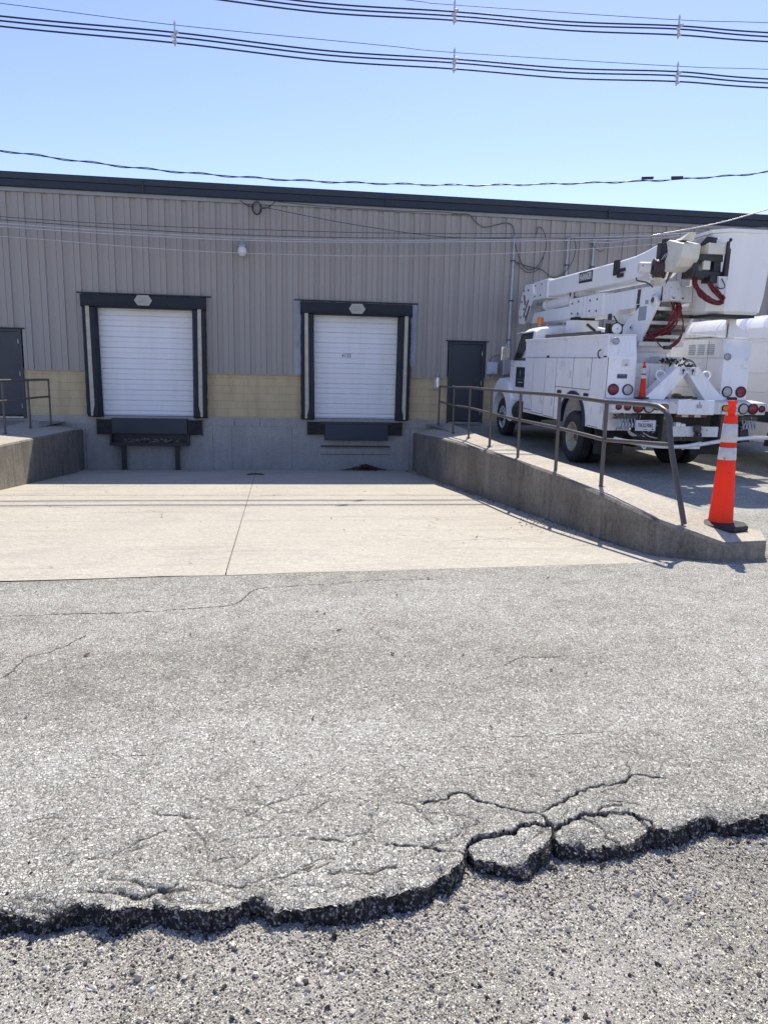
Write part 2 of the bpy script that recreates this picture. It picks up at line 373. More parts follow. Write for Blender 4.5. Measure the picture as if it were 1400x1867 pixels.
# ------------------------------------------------------------------ camera, light, sky
W_, H_ = 1400, 1867
F_, YAW, PITCH, ROLL = 1312.513, 0.141505181, -0.174073936, 0.0198848916
f = Vector((math.sin(YAW)*math.cos(PITCH), math.cos(YAW)*math.cos(PITCH), math.sin(PITCH)))
r = Vector((math.cos(YAW), -math.sin(YAW), 0)); u = r.cross(f)
r2 = math.cos(ROLL)*r + math.sin(ROLL)*u; u2 = -math.sin(ROLL)*r + math.cos(ROLL)*u
cam = bpy.data.cameras.new('camera'); co = bpy.data.objects.new('camera', cam); COL.objects.link(co)
co.matrix_world = Matrix(((r2.x,u2.x,-f.x,0),(r2.y,u2.y,-f.y,-19.8168),(r2.z,u2.z,-f.z,1.5),(0,0,0,1)))
cam.sensor_fit = 'HORIZONTAL'; cam.sensor_width = 36; cam.lens = F_/W_*36; cam.clip_end = 5000; cam.clip_start = .05
S.camera = co
SUN_EL, SUN_AZ = math.radians(52.5), math.radians(23)
sd = Vector((math.sin(SUN_AZ)*math.cos(SUN_EL), math.cos(SUN_AZ)*math.cos(SUN_EL), math.sin(SUN_EL)))
sl = bpy.data.lights.new('sun', 'SUN'); so = bpy.data.objects.new('sun', sl); COL.objects.link(so)
sl.energy = 3.15; sl.angle = math.radians(.5); sl.color = (1,.935,.825)
so.rotation_euler = sd.to_track_quat('Z','Y').to_euler()
w = bpy.data.worlds.new('World'); S.world = w; w.use_nodes = True
nt = w.node_tree; bg = nt.nodes['Background']; sk = nt.nodes.new('ShaderNodeTexSky'); sk.sky_type = 'NISHITA'
sk.sun_disc = False; sk.sun_elevation = SUN_EL; sk.sun_rotation = SUN_AZ; sk.air_density = .85; sk.dust_density = 0.15; sk.ozone_density = 1.6
tn = nt.nodes.new('ShaderNodeMix'); tn.data_type = 'RGBA'; tn.blend_type = 'MULTIPLY'; tn.inputs[0].default_value = 1; tn.inputs[7].default_value = (.955,.85,.99,1)
nt.links.new(sk.outputs[0], tn.inputs[6]); nt.links.new(tn.outputs[2], bg.inputs[0]); bg.inputs[1].default_value = .122
S.view_settings.view_transform = 'Standard'; S.view_settings.look = 'None'; S.view_settings.exposure = .92; S.view_settings.gamma = 1
S.view_settings.use_curve_mapping = False
S.cycles.max_bounces = 6

# ------------------------------------------------------------------ numpy noise
def vnoise(x, y, seed):
    rs = np.random.RandomState(seed); T = rs.rand(256,256)
    xi = np.floor(x).astype(int); yi = np.floor(y).astype(int); fx = x-xi; fy = y-yi
    fx = fx*fx*(3-2*fx); fy = fy*fy*(3-2*fy)
    a = T[xi%256, yi%256]; b = T[(xi+1)%256, yi%256]; c = T[xi%256, (yi+1)%256]; d = T[(xi+1)%256, (yi+1)%256]
    return (a*(1-fx)+b*fx)*(1-fy)+(c*(1-fx)+d*fx)*fy
def fbm(x, y, seed, o=4):
    s = 0; a = .5
    for i in range(o): s = s + a*(vnoise(x*2**i, y*2**i, seed+i)-.5)*2; a *= .5
    return s

# ------------------------------------------------------------------ ground
EDGE = [(-0.805, -17.862), (-0.703, -17.88), (-0.633, -17.866), (-0.615, -17.85), (-0.542, -17.865), (-0.476, -17.888), (-0.426, -17.872), (-0.382, -17.861), (-0.314, -17.896), (-0.226, -17.923), (-0.149, -17.921), (-0.111, -17.884), (-0.063, -17.89), (-0.03, -17.939), (0.048, -17.944), (0.176, -17.947), (0.21, -17.928), (0.294, -17.914), (0.379, -17.904), (0.445, -17.87), (0.49, -17.824), (0.504, -17.838), (0.559, -17.797), (0.595, -17.725), (0.602, -17.711), (0.615, -17.756), (0.637, -17.778), (0.704, -17.799), (0.754, -17.813), (0.794, -17.776), (0.884, -17.713), (0.904, -17.685), (0.921, -17.717), (0.993, -17.731), (1.057, -17.761), (1.101, -17.751), (1.164, -17.743), (1.243, -17.712), (1.267, -17.687), (1.27, -17.7), (1.329, -17.715), (1.371, -17.695), (1.428, -17.669), (1.532, -17.636), (1.544, -17.668), (1.649, -17.669), (1.733, -17.658)]
crack_a = [(-1.787, -15.129), (-1.465, -15.098), (-1.124, -15.102), (-0.782, -15.07), (-0.536, -15.041), (-0.358, -15.005), (-0.291, -14.883), (-0.243, -14.684), (-0.147, -14.59), (0.096, -14.533)]
crack_b = [(-1.429, -16.126), (-1.39, -16.007), (-1.381, -15.868), (-1.273, -15.753), (-1.15, -15.539)]
n1 = [(0.497, -17.466), (0.566, -17.431), (0.658, -17.397), (0.698, -17.445), (0.769, -17.489), (0.818, -17.529), (0.892, -17.554)]
n2 = [(0.922, -17.557), (0.981, -17.511), (1.086, -17.461), (1.195, -17.412), (1.293, -17.395), (1.383, -17.352), (1.48, -17.386)]
n3 = [(0.597, -17.705), (0.647, -17.672), (0.705, -17.669), (0.816, -17.628), (0.923, -17.607), (0.931, -17.64), (0.889, -17.713)]
n4 = [(0.921, -17.655), (1.005, -17.606), (1.097, -17.583), (1.22, -17.589), (1.257, -17.62), (1.276, -17.662), (1.258, -17.708)]
n5 = [(-0.065, -17.812), (0.019, -17.784), (0.088, -17.752)]
n6 = [(0.137, -17.797), (0.239, -17.809), (0.309, -17.808), (0.346, -17.794)]
n7 = [(0.326, -17.681), (0.453, -17.695), (0.556, -17.735), (0.585, -17.766)]
n8 = [(-0.597, -17.801), (-0.451, -17.822), (-0.357, -17.821), (-0.274, -17.842)]
n9 = [(0.075, -17.624), (0.13, -17.621), (0.183, -17.65)]
n10 = [(-0.458, -17.408), (-0.339, -17.454), (-0.264, -17.452)]
n11 = [(-0.131, -17.46), (-0.036, -17.402), (0.084, -17.362)]
n12 = [(0.923, -17.607), (0.91, -17.562), (0.894, -17.547)]
n13 = [(-0.872, -17.428), (-0.79, -17.405), (-0.746, -17.432)]
n14 = [(1.097, -17.583), (1.155, -17.548), (1.219, -17.547)]

CRACKS = [(n1,.0055,.024),(n2,.0055,.026),(n3,.0075,.045),(n4,.0075,.045),(n5,.0035,.014),(n6,.0035,.014),(n7,.0055,.022),(n8,.0035,.012),(n9,.004,.015),(n10,.003,.012),(n11,.003,.012),(n12,.006,.03),(n13,.003,.012),(n14,.004,.015),([(1.05,-17.60),(1.10,-17.65),(1.09,-17.70),(1.13,-17.75)],.0035,.015)]
rc = random.Random(5)
def jag(P):
    o = [P[0]]
    for (ax,ay),(bx,by) in zip(P[:-1],P[1:]):
        L = math.hypot(bx-ax,by-ay); n = max(1, int(L/.022))
        for i in range(1, n+1):
            q = rc.uniform(-.009,.009) if i < n else rc.uniform(-.004,.004); o.append((ax+(bx-ax)*i/n-(by-ay)/L*q, ay+(by-ay)*i/n+(bx-ax)/L*q))
    return o
n3 = jag(n3[:6]) + n3[6:]; n4 = jag(n4)
CRACKS = [(jag(P) if len(P) < 9 else P, a_, b_) for P, a_, b_ in CRACKS]
CRACKS[2] = (n3,)+CRACKS[2][1:]; CRACKS[3] = (n4,)+CRACKS[3][1:]
for k_ in range(38):
    x_ = rc.uniform(-.85,1.3); y_ = -17.9+.05+.5*rc.random()**1.6+.12*max(0,x_); a_ = rc.uniform(-.35,.5); P_ = [(x_,y_)]
    for j_ in range(rc.randint(2,5)): a_ += rc.uniform(-.5,.5); x_ += .06*math.cos(a_); y_ += .06*math.sin(a_); P_.append((x_,y_))
    CRACKS.append((P_,rc.uniform(.0018,.0032),rc.uniform(.006,.012)))
GX0, GX1, GY0, GY1, ST = -1.7, 2.9, -18.9, -17.0, .004
nx = int((GX1-GX0)/ST)+1; ny = int((GY1-GY0)/ST)+1
gx, gy = np.meshgrid(np.linspace(GX0,GX1,nx), np.linspace(GY0,GY1,ny), indexing='ij')
ex = np.array([p[0] for p in EDGE]); ey = np.array([p[1] for p in EDGE])
ex = np.concatenate([[-6,-2.4,-1.6,-1.2], ex, [1.95,2.3,2.8,3.6,6]]); ey = np.concatenate([[-17.9,-17.95,-17.86,-17.93], ey, [-17.60,-17.64,-17.55,-17.6,-17.6]])
Ye = np.interp(gx, ex, ey)
sdist = gy - Ye + .018*fbm(gx*14, gy*14, 11, 4) + .013*fbm(gx*55, gy*55, 15, 3)
def seg_dist(px, py, pts):
    d = np.full(px.shape, 9.)
    for (ax,ay),(bx,by) in zip(pts[:-1], pts[1:]):
        L2 = (bx-ax)**2+(by-ay)**2; t = np.clip(((px-ax)*(bx-ax)+(py-ay)*(by-ay))/L2, 0, 1)
        d = np.minimum(d, np.hypot(px-ax-t*(bx-ax), py-ay-t*(by-ay)))
    return d
wx = gx + .022*fbm(gx*16, gy*16, 31, 4); wy = gy + .022*fbm(gx*16, gy*16, 41, 4)
z_top = .0025*fbm(gx*9, gy*9, 3, 3) + .0030*fbm(gx*70, gy*70, 5, 2) - .020*np.exp(-np.clip(sdist,0,9)/.035)*np.clip(.6+2.2*fbm(gx*11,gy*11,17,4), 0, 2)
crk = np.zeros_like(gx)
for pts, wd, dp in CRACKS:
    d = seg_dist(wx, wy, pts); wd2 = np.maximum(wd*(1+.9*fbm(gx*40, gy*40, 51, 2)), .002); crk = np.maximum(crk, np.clip(1.45-1.2*d/(wd2+.0008), 0, 1)*min(1,wd/.0042))
    z_top = z_top - .8*dp*np.clip(1-d/np.maximum(wd2,.002), 0, 1) - .003*np.exp(-(d/.015)**2)
cgx = gx + .016*fbm(gx*20, gy*20, 33, 3); cgy = gy + .012*fbm(gx*24, gy*24, 35, 3)
chunk1 = (gx > .597) & (gx < .905) & (sdist > -.06) & (seg_dist(gx, gy, n3) > .003) & (cgy < np.interp(cgx, [p[0] for p in n3[:-1]], [p[1] for p in n3[:-1]]))
chunk2 = (gx > .915) & (gx < 1.27) & (sdist > -.06) & (cgy < np.interp(cgx, [p[0] for p in n4], [p[1] for p in n4]))
z_top = z_top - np.where(chunk1, .006+.06*(-17.66-gy), 0) - np.where(chunk2, .006+.06*(-17.62-gy)+.03*(gx-1.1), 0)
g_bed = -.068 + .058*np.clip(fbm(gx*2.6+5, gy*1.2, 131, 3)+.05, 0, .9)*np.exp(-np.clip(Ye-gy,0,9)/.16) + .014*fbm(gx*2.2, gy*2.2, 71, 3) + .004*fbm(gx*30, gy*30, 75, 3) + .02*np.clip((-17.9-gy)/.8, 0, 1.6)
# the fracture line: one y per grid column, taken where the noisy edge distance last changes sign
near = np.abs(gy-Ye) < .07
yc = np.max(np.where((sdist <= 0) & near, gy, -99.), axis=1); yc = np.where(yc < -90, Ye[:,0], yc)
top = gy > yc[:,None] + .003
am = top
z_a = np.where(top, z_top, g_bed)
def grid_obj(name, zz, mask, mat, **k):
    """faces of the ground grid where mask (per vertex, all four) holds"""
    fm = mask[:-1,:-1] & mask[1:,:-1] & mask[1:,1:] & mask[:-1,1:]
    idx = np.arange(nx*ny).reshape(nx,ny)
    q = np.stack([idx[:-1,:-1][fm], idx[1:,:-1][fm], idx[1:,1:][fm], idx[:-1,1:][fm]], 1)
    us, inv = np.unique(q, return_inverse=True); inv = inv.reshape(q.shape)
    P = np.stack([gx.ravel()[us], gy.ravel()[us], zz.ravel()[us]], 1)
    me = bpy.data.meshes.new(name); me.vertices.add(len(P)); me.vertices.foreach_set('co', P.ravel().astype(np.float32))
    me.loops.add(q.size); me.loops.foreach_set('vertex_index', inv.ravel().astype(np.int32))
    me.polygons.add(len(q)); me.polygons.foreach_set('loop_start', np.arange(0, q.size, 4, dtype=np.int32))
    me.update(); me.validate(); me.shade_smooth()
    at = me.attributes.new('crack_dark', 'FLOAT', 'POINT'); at.data.foreach_set('value', (crk.ravel()[us] if 'bed' not in name else np.zeros(len(us))).astype(np.float32)); me.materials.append(mat)
    o = bpy.data.objects.new(name, me); COL.objects.link(o); return tag(o, **k)
def grow(m):
    g = m.copy(); g[1:] |= m[:-1]; g[:-1] |= m[1:]; g[:,1:] |= m[:,:-1]; g[:,:-1] |= m[:,1:]; return g
grid_obj('asphalt_pavement', z_a, am & ~(chunk1 | chunk2) | (grow(chunk1|chunk2) & am & ~(chunk1|chunk2)), M['asphalt_near'], kind='structure')
GS = 'broken asphalt slabs'
SL1 = grid_obj('asphalt_slab', z_a, grow(chunk1) & am, M['asphalt_near'], label='smaller cracked asphalt slab breaking off the pavement edge, narrow and wedge shaped', cat='asphalt slab', group=GS)
SL2 = grid_obj('asphalt_slab', z_a, grow(chunk2) & am, M['asphalt_near'], label='larger oval asphalt slab breaking off the pavement edge beside the wedge shaped one', cat='asphalt slab', group=GS)
bed = grid_obj('gravel_bed', np.where(gy > yc[:,None]+.03, g_bed-.012, g_bed), sdist < .10, M['gravelbed'], kind='structure')

# broken face hanging under the fracture line, lumpy and partly undercut
def skirt(name, i0, i1, parent=None):
    K = 13; cols = np.arange(i0, i1+1); X = gx[cols,0]; Y0 = yc[cols]
    jt = np.clip(((Y0+.008-GY0)/ST).astype(int)+1, 0, ny-1); ZT = z_top[cols, jt]
    V = []
    for k in range(K):
        v = k/(K-1); xx = X; vv = np.full_like(X, v)
        lump = .020*fbm(xx*17, vv*1.6+3, 201, 3) + .016*fbm(xx*48, vv*4+9, 205, 3) + .007*fbm(xx*130, vv*11, 209, 2)
        under = .018*(fbm(xx*5, vv*0+1, 213, 2))*np.sin(v*PI)
        amp = min(1, v*5)
        y = Y0 + (.010 if k == 0 else .002*(1-v)) - .012*v + amp*(lump+under)
        z = ZT*(1-v) + (-.095)*v + (0 if k == 0 else amp*.006*fbm(xx*60, vv*6, 217, 2)) + (.0006 if k == 0 else 0)
        V.append(np.stack([xx + amp*.006*fbm(xx*70, vv*7, 221, 2), y, z], 1))
    V = np.stack(V, 1); n = len(cols); idx = np.arange(n*K).reshape(n,K)
    F = np.stack([idx[:-1,:-1], idx[1:,:-1], idx[1:,1:], idx[:-1,1:]], -1).reshape(-1,4)
    me = bpy.data.meshes.new(name); me.from_pydata(V.reshape(-1,3).tolist(), [], F.tolist()); me.update(); me.materials.append(M['fracture'])
    o = bpy.data.objects.new(name, me); COL.objects.link(o)
    if parent: o.parent = parent
    return o
ci = lambda x: int(round((x-GX0)/ST))
for a_, b_ in ((0,ci(.597)),(ci(.905),ci(.915)),(ci(1.27),nx-1)): tag(skirt('asphalt_edge', a_, b_), kind='structure')
skirt('broken_face', ci(.597), ci(.905), SL1); skirt('broken_face', ci(.915), ci(1.27), SL2)
def edge_y(x): x = max(-6, min(5, x)); return -14.28 + (x+2.09)*.0535
def pit_z(y): return -.83 + .83/14.15*(-y)
def sheet(name, fn, xs, ys, mat, kind='structure'):
    m = MB(); vs = [fn(x,y) for x in xs for y in ys]; n = len(ys)
    m.add(vs, [(i*n+j, (i+1)*n+j, (i+1)*n+j+1, i*n+j+1) for i in range(len(xs)-1) for j in range(n-1)])
    return tag(m.build(name, mat), kind=kind)
lin = lambda a, b, n: [a+(b-a)*i/(n-1) for i in range(n)]
# the lot in front of the dock: up to the concrete edge, leaving the broken strip to the fine grid
sheet('asphalt_lot', lambda x, s: (x, s*(edge_y(x)+.0)+(1-s)*GY1, .0), lin(-80,80,161), lin(0,1,6), M['asphalt'])
for a, b in ((-80,GX0),(GX1,80)): sheet('asphalt_lot', lambda x, y: (x,y,0), [a,b], [-17.8, GY1], M['asphalt'])
for a, b, c, d in ((-80,GX0,-17.8,-60),(GX1,80,-17.8,-60),(GX0,GX1,GY0,-60)): sheet('gravel_ground', lambda x, y: (x,y,-.03), [a,b], [c,d], M['gravelbed'])
sheet('ground', lambda x, y: (x,y,-1.3), [-2500,2500], [-2500,2500], M['gravelbed'])
# truck yard on the right, level with the lot and rising to the building
def yprof(y): return float(np.interp(y, [-14.2,-13,-6.5,-1.7,0,5], [0,.02,.10,.30,.44,.44]))
def wtop(y): return float(np.interp(y, [-14.2,-13.4,-12.7,-9.7,-7,-4,0], [0,.05,.30,.38,.40,.44,.46]))
def yard(x, y):
    yy = y if y > -14.0 else edge_y(x)
    a = min(1, max(0, (x-4.1)/1.2)); return (x, yy, wtop(y)*(1-a)+yprof(y)*a)
sheet('asphalt_yard', yard, [3.95,4.1,4.4,4.7,5.0,5.3,6,7,8,10,14,20,40,80], lin(-14.1,0,40), M['asphalt'])
sheet('asphalt_yard', lambda x, y: (x, y if y > -14 else edge_y(x), float(np.interp(y, [-14.2,-13,-6.5,0], [0,.1,.3,.42]))), [-80,-40,-20,-10,-5.6], lin(-14.1,0,20), M['asphalt'])
# concrete apron sloping down into the dock pit: four poured slabs with open joints
m = MB()
def jx(y): return -.67 + (y+2.0)/(-12.4)*.22
for xa, xb in ((lambda y: -5.3, lambda y: jx(y)-.0045), (lambda y: jx(y)+.0045, lambda y: 4.4)):
    for yb, ya in ((.3,-10.846), (-10.854,-14.4)):
        n = 8; vs = []
        for i in range(n+1):
            for k in range(11):
                y = yb + (ya-yb)*i/n; x = xa(y)+(xb(y)-xa(y))*k/10
                if i == n and ya < -14: y = edge_y(x)+.015*math.sin(x*5)+.008*math.sin(x*17)
                vs.append((x, y, pit_z(y)))
        m.add(vs, [(i*11+k, i*11+k+1, (i+1)*11+k+1, (i+1)*11+k) for i in range(n) for k in range(10)])
tag(m.build('concrete_apron', M['apron']), kind='structure')
sheet('joint_bed', lambda x, y: (x, y, pit_z(y)-.012), [-5.3,4.4], [.3,-14.05], M['joint'])
# thin cracks in the lot, filled with dark grit
def crack(pts, wd, z=.003):
    m = MB(); P = crom([(x,y,z) for x,y in pts], 22); vs = []
    for i, p in enumerate(P):
        d = (P[min(i+1,len(P)-1)]-P[max(i-1,0)]).normalized(); nrm = Vector((-d.y,d.x,0))
        p = p + nrm*(.035*float(fbm(np.array([p.x*7.]), np.array([p.y*7.]), 91, 4)[0])+random.uniform(-.006,.006)); ww = wd*random.uniform(.15,1.5)
        vs += [p-nrm*ww, p+nrm*ww]
    m.add(vs, [(2*i,2*i+1,2*i+3,2*i+2) for i in range(len(P)-1)])
    return tag(m.build('pavement_crack', M['joint']), kind='structure')
crack(crack_a, .0045); crack(crack_b, .004)
crack([(.096,-14.533),(.4,-14.50),(.75,-14.42),(1.2,-14.44)], .004)
crack([(-4,-15.2),(-3,-15.16),(-1.787,-15.129)], .0045)
crack([(1.2,-16.2),(1.35,-16.1),(1.6,-16.12)], .004)

# loose stones
def icos(sub):
    bm = bmesh.new(); bmesh.ops.create_icosphere(bm, subdivisions=sub, radius=1)
    V = np.array([v.co[:] for v in bm.verts]); Fc = np.array([[v.index for v in q.verts] for q in bm.faces]); bm.free(); return V, Fc
def stones(xy, rad, name, sub, zoff=.35, mat='stones', **k):
    V, Fc = icos(sub); n = len(xy); rs = np.random.RandomState(len(xy))
    A = rs.normal(size=(n,3,3)); Q, _ = np.linalg.qr(A)
    var = np.stack([V*(1+.75*(rs.rand(len(V),1)-.5)) for _ in range(24)])
    sc = rad[:,None]*np.stack([rs.uniform(.8,1.5,n), rs.uniform(.65,1.15,n), rs.uniform(.4,.85,n)],1)
    P = var[rs.randint(0,24,n)]*sc[:,None,:]; P = np.einsum('nij,nvj->nvi', Q, P)
    ix = np.clip(((xy[:,0]-GX0)/ST).astype(int),0,nx-1); iy = np.clip(((xy[:,1]-GY0)/ST).astype(int),0,ny-1)
    z = z_a[ix,iy] + rad*zoff
    P = P + np.stack([xy[:,0],xy[:,1],z],1)[:,None,:]
    Fa = (Fc[None]+(np.arange(n)*len(V))[:,None,None]).reshape(-1,3)
    me = bpy.data.meshes.new(name); me.vertices.add(n*len(V)); me.vertices.foreach_set('co', P.reshape(-1).astype(np.float32))
    me.loops.add(Fa.size); me.loops.foreach_set('vertex_index', Fa.ravel().astype(np.int32))
    me.polygons.add(len(Fa)); me.polygons.foreach_set('loop_start', np.arange(0,Fa.size,3,dtype=np.int32)); me.update(); me.shade_flat(); me.materials.append(M[mat])
    o = bpy.data.objects.new(name, me); COL.objects.link(o); return tag(o, **k)
def scatter(n, keep):
    rs = np.random.RandomState(n); x = rs.uniform(-1.25,2.35,n*3); y = rs.uniform(-18.95,-17.45,n*3)
    ix = ((x-GX0)/ST).astype(int); iy = ((y-GY0)/ST).astype(int); s = sdist[ix,iy]
    k = keep(s, x, y, rs.rand(n*3)); return np.stack([x[k],y[k]],1)[:n]
dens = lambda x, y: .5+.5*fbm(x*2.5, y*2.5, 101, 3)
xy = scatter(52000, lambda s,x,y,q: (s < -.012) & (q < .16+.9*np.exp(s/.22)*dens(x,y)*1.4+.35*np.clip(dens(x*1.7+9,y*1.7)-.45,0,1)*2)); rs = np.random.RandomState(1)
stones(xy, rs.uniform(.0015,.0042,len(xy)), 'gravel', 1, label='fine grey gravel spread below the broken pavement edge', cat='gravel', kind='stuff')
xy = scatter(7000, lambda s,x,y,q: (s < -.012) & (q < .04+np.exp(s/.30)*(.2+.9*dens(x,y)))); rad = .0032+.0075*rs.rand(len(xy))**5
stones(xy, rad, 'gravel', 1, label='coarse loose stones gathered along the broken pavement edge', cat='gravel', kind='stuff')
xy = scatter(900, lambda s,x,y,q: (s < .004) & (s > -.16) & (q < np.exp(s/.035)*(.3+.9*dens(x*2,y*2)))); rad = .003+.011*rs.rand(len(xy))**2.2
stones(xy, rad, 'asphalt_crumbs', 2, .5, 'fracture', label='black asphalt crumbs fallen at the foot of the broken pavement edge', cat='asphalt crumbs', kind='stuff')
xy = scatter(260, lambda s,x,y,q: (s > .03) & (q < np.exp(-s/.3))); stones(xy, rs.uniform(.002,.006,len(xy)), 'gravel', 1, label='sparse grit lying on top of the asphalt by its broken edge', cat='gravel', kind='stuff')

# ------------------------------------------------------------------ retaining walls
def retaining(secs, name, label):
    m = MB(); P = []
    def interp(s):
        i = min(int(s), len(secs)-2); q = s-i; return [p*(1-q)+r_*q for p, r_ in zip(secs[i], secs[i+1])]
    n = (len(secs)-1)*5
    L = []
    for i in range(n+1):
        fx, fy, fz, bx, by, bz = interp(i/5*1.0 if i < n else len(secs)-1-1e-6)
        w_ = .004*math.sin(i*1.7); d = Vector((bx-fx,by-fy,0)).normalized()
        fx += w_
        L.append([(fx,fy,-1.1),(fx,fy,fz-.03),(fx+d.x*.03,fy+d.y*.03,fz),((fx+bx)/2,(fy+by)/2,(fz+bz)/2+.004*math.sin(i*2.3)),(bx-d.x*.02,by-d.y*.02,bz),(bx,by,bz-.02),(bx,by,-1.1)])
    m.loft(L)
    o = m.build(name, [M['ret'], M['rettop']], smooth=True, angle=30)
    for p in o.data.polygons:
        if p.normal.z > .75: p.material_index = 1  # upward faces get the concrete coloured as sunlit
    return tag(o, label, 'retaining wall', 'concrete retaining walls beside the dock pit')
retaining([(3.60,0,.22,4.7,0,.52),(3.45,-1.6,.30,4.45,-1.6,.52),(3.42,-4.7,.40,4.2,-4.4,.50),(3.42,-7.5,.44,4.1,-7.2,.45),(3.41,-9.7,.46,4.1,-9.5,.43),(3.40,-11.3,.45,4.12,-11.0,.42),(3.38,-12.7,.40,4.12,-12.0,.39),
  (3.42,-13.60,.335,4.25,-12.75,.30),(3.89,-14.02,.178,4.56,-13.2,.175),(4.34,-13.97,.176,4.62,-13.5,.172)], 'retaining_wall',
  'long stained concrete retaining wall sloping down to the orange and white cone')
retaining([(-5.17,0,.22,-6.4,0,.45),(-4.98,-1.5,.30,-6.2,-1.5,.45),(-4.95,-4.3,.32,-6.0,-4.3,.40),(-4.93,-6.3,.33,-5.95,-6.3,.39),(-4.9,-10,.34,-5.9,-10,.37),(-4.9,-13,.30,-5.8,-13,.33),(-5.3,-14,.15,-5.9,-13.6,.2)], 'retaining_wall',
  'half sunlit concrete retaining wall below the short handrail by the far steel door')

def handrail(posts, top, label, flare=None, ret_end=None):
    """posts: (x,y,z base); top: rail heights"""
    R_ = empty('handrail', posts[0], label, 'handrail', 'pipe handrails on the retaining walls'); o0 = Vector(posts[0])
    for (x,y,z), h in zip(posts, top):
        MB().cyl(Vector((x,y,z-.02))-o0, Vector((x,y,h-.005))-o0, .0225, n=12).build('post', M['rail'], R_, True)
        MB().lathe([(.05,0),(.05,.008),(.03,.014),(.026,.02)], Vector((x,y,z))-o0, n=14).build('base_collar', M['rail'], R_, True)
    tp = crom([(x,y,h) for (x,y,z),h in zip(posts,top)], 4); tp += [Vector(p) for p in (flare or [])]
    MB().tube([p-o0 for p in tp], .026, 12).build('top_rail', M['rail'], R_, True, angle=60)
    mp = crom([(x,y,h-.40-.03*(i/7)) for i,((x,y,z),h) in enumerate(zip(posts,top))], 4)
    if flare: mp += [Vector(flare[5])+Vector((0,0,-.0))]
    MB().tube([p-o0 for p in mp], .022, 12).build('middle_rail', M['rail'], R_, True, angle=60)
    return R_
handrail([(4.18,-.6,.50),(3.86,-3.64,.46),(3.82,-5.22,.46),(3.69,-7.22,.45),(3.58,-9.15,.43),(3.55,-10.8,.43),(3.60,-12.08,.40)], [1.51,1.49,1.49,1.46,1.44,1.42,1.37],
  'long dark pipe handrail with bent end post on the wall by the bucket truck',
  flare=[(3.63,-12.6,1.365),(3.645,-12.95,1.362),(3.655,-13.12,1.35),(3.66,-13.25,1.31),(3.665,-13.32,1.24),(3.668,-13.38,.995),(3.67,-13.44,.86),(3.70,-13.68,.28)])
handrail([(-5.6,-1.18,.43),(-5.6,-2.64,.41),(-5.6,-4.15,.38),(-5.6,-5.65,.37),(-5.6,-7.15,.37),(-5.6,-8.65,.36),(-5.6,-10.15,.35),(-5.6,-11.65,.34)], [1.48,1.47,1.45,1.45,1.45,1.44,1.43,1.42],
  'short dark pipe handrail in front of the far steel door, partly sunlit')

# ------------------------------------------------------------------ warehouse
WH = empty('warehouse', (0,0,0), 'long low warehouse with grey ribbed cladding above yellow block and two white dock doors', 'building')
BX0, BX1, BD = -45, 45, 40
DOORS = ((-4.72,-2.24), (.74,3.22))              # overhead door openings
PD = ((-7.50,-6.56), (4.55,5.51))                # steel doors
ZS, ZB, ZR = 1.725, .58, 6.10                    # cladding foot, block foot, fascia foot
# openings that cut the cladding: (x0, x1, top)
OPN = [(a-.03,b+.03,3.36) for a,b in DOORS] + [(a-.06,b+.06,2.76) for a,b in PD]
m = MB(); PER = .418
prof = [(0,0),(.133,0),(.1365,.012),(.1425,.012),(.146,0),(.272,0),(.281,.040),(.411,.040),(.418,0)]   # raised pan with a fine centre groove, then a recess
x = BX0; pts = []
while x < BX1:
    for px, py in prof[:-1]: pts.append((x+px, py-.045))
    x += PER
def zlow(xm):
    for a_, b_, t_ in OPN:
        if a_ < xm < b_: return t_
    return ZS
cuts = sorted([v for o_ in OPN for v in o_[:2]])
P2 = []
for (xa,ya),(xb,yb) in zip(pts[:-1],pts[1:]):
    P2.append((xa,ya))
    for c in cuts:
        if xa < c < xb: P2.append((c, ya+(yb-ya)*(c-xa)/(xb-xa)))
P2.append(pts[-1])
for (xa,ya),(xb,yb) in zip(P2[:-1],P2[1:]):
    zl = zlow((xa+xb)/2); m.add([(xa,ya,zl),(xb,yb,zl),(xb,yb,ZR+.02),(xa,ya,ZR+.02)], [(0,1,2,3)])
m.build('cladding', M['clad'], WH)
# backing wall core, with openings
def wall_piece(name, mat, y0, y1, z0, z1, xs):
    m = MB()
    for a_, b_ in xs: m.box(a_, b_, y0, y1, z0, z1)
    return m.build(name, mat, WH)
allop = sorted([d for d in DOORS]+[d for d in PD])
gaps = []; c = BX0
for a_, b_ in allop: gaps.append((c,a_)); c = b_
gaps.append((c,BX1))
wall_piece('block_wall', M['block'], 0, .2, ZB, ZS+.05, gaps)
m = MB(); m.box(BX0,BX1,-.012,.25,.34,ZB); m.box(BX0,BX1,-.03,.25,-1.2,.34)
fo = m.build('foundation_wall', M['found'], WH, bevel=.008)
for xx in (-5.1,-1.85,-1.35,.25,3.5): MB().box(xx-.004,xx+.004,-.0325,-.02,-.9,.33).build('form_joint', M['joint'], WH)
for xx in (-1.28,-.61): MB().box(xx-.006,xx+.006,-.0145,-.0,.36,.575).build('form_joint', M['joint'], WH)
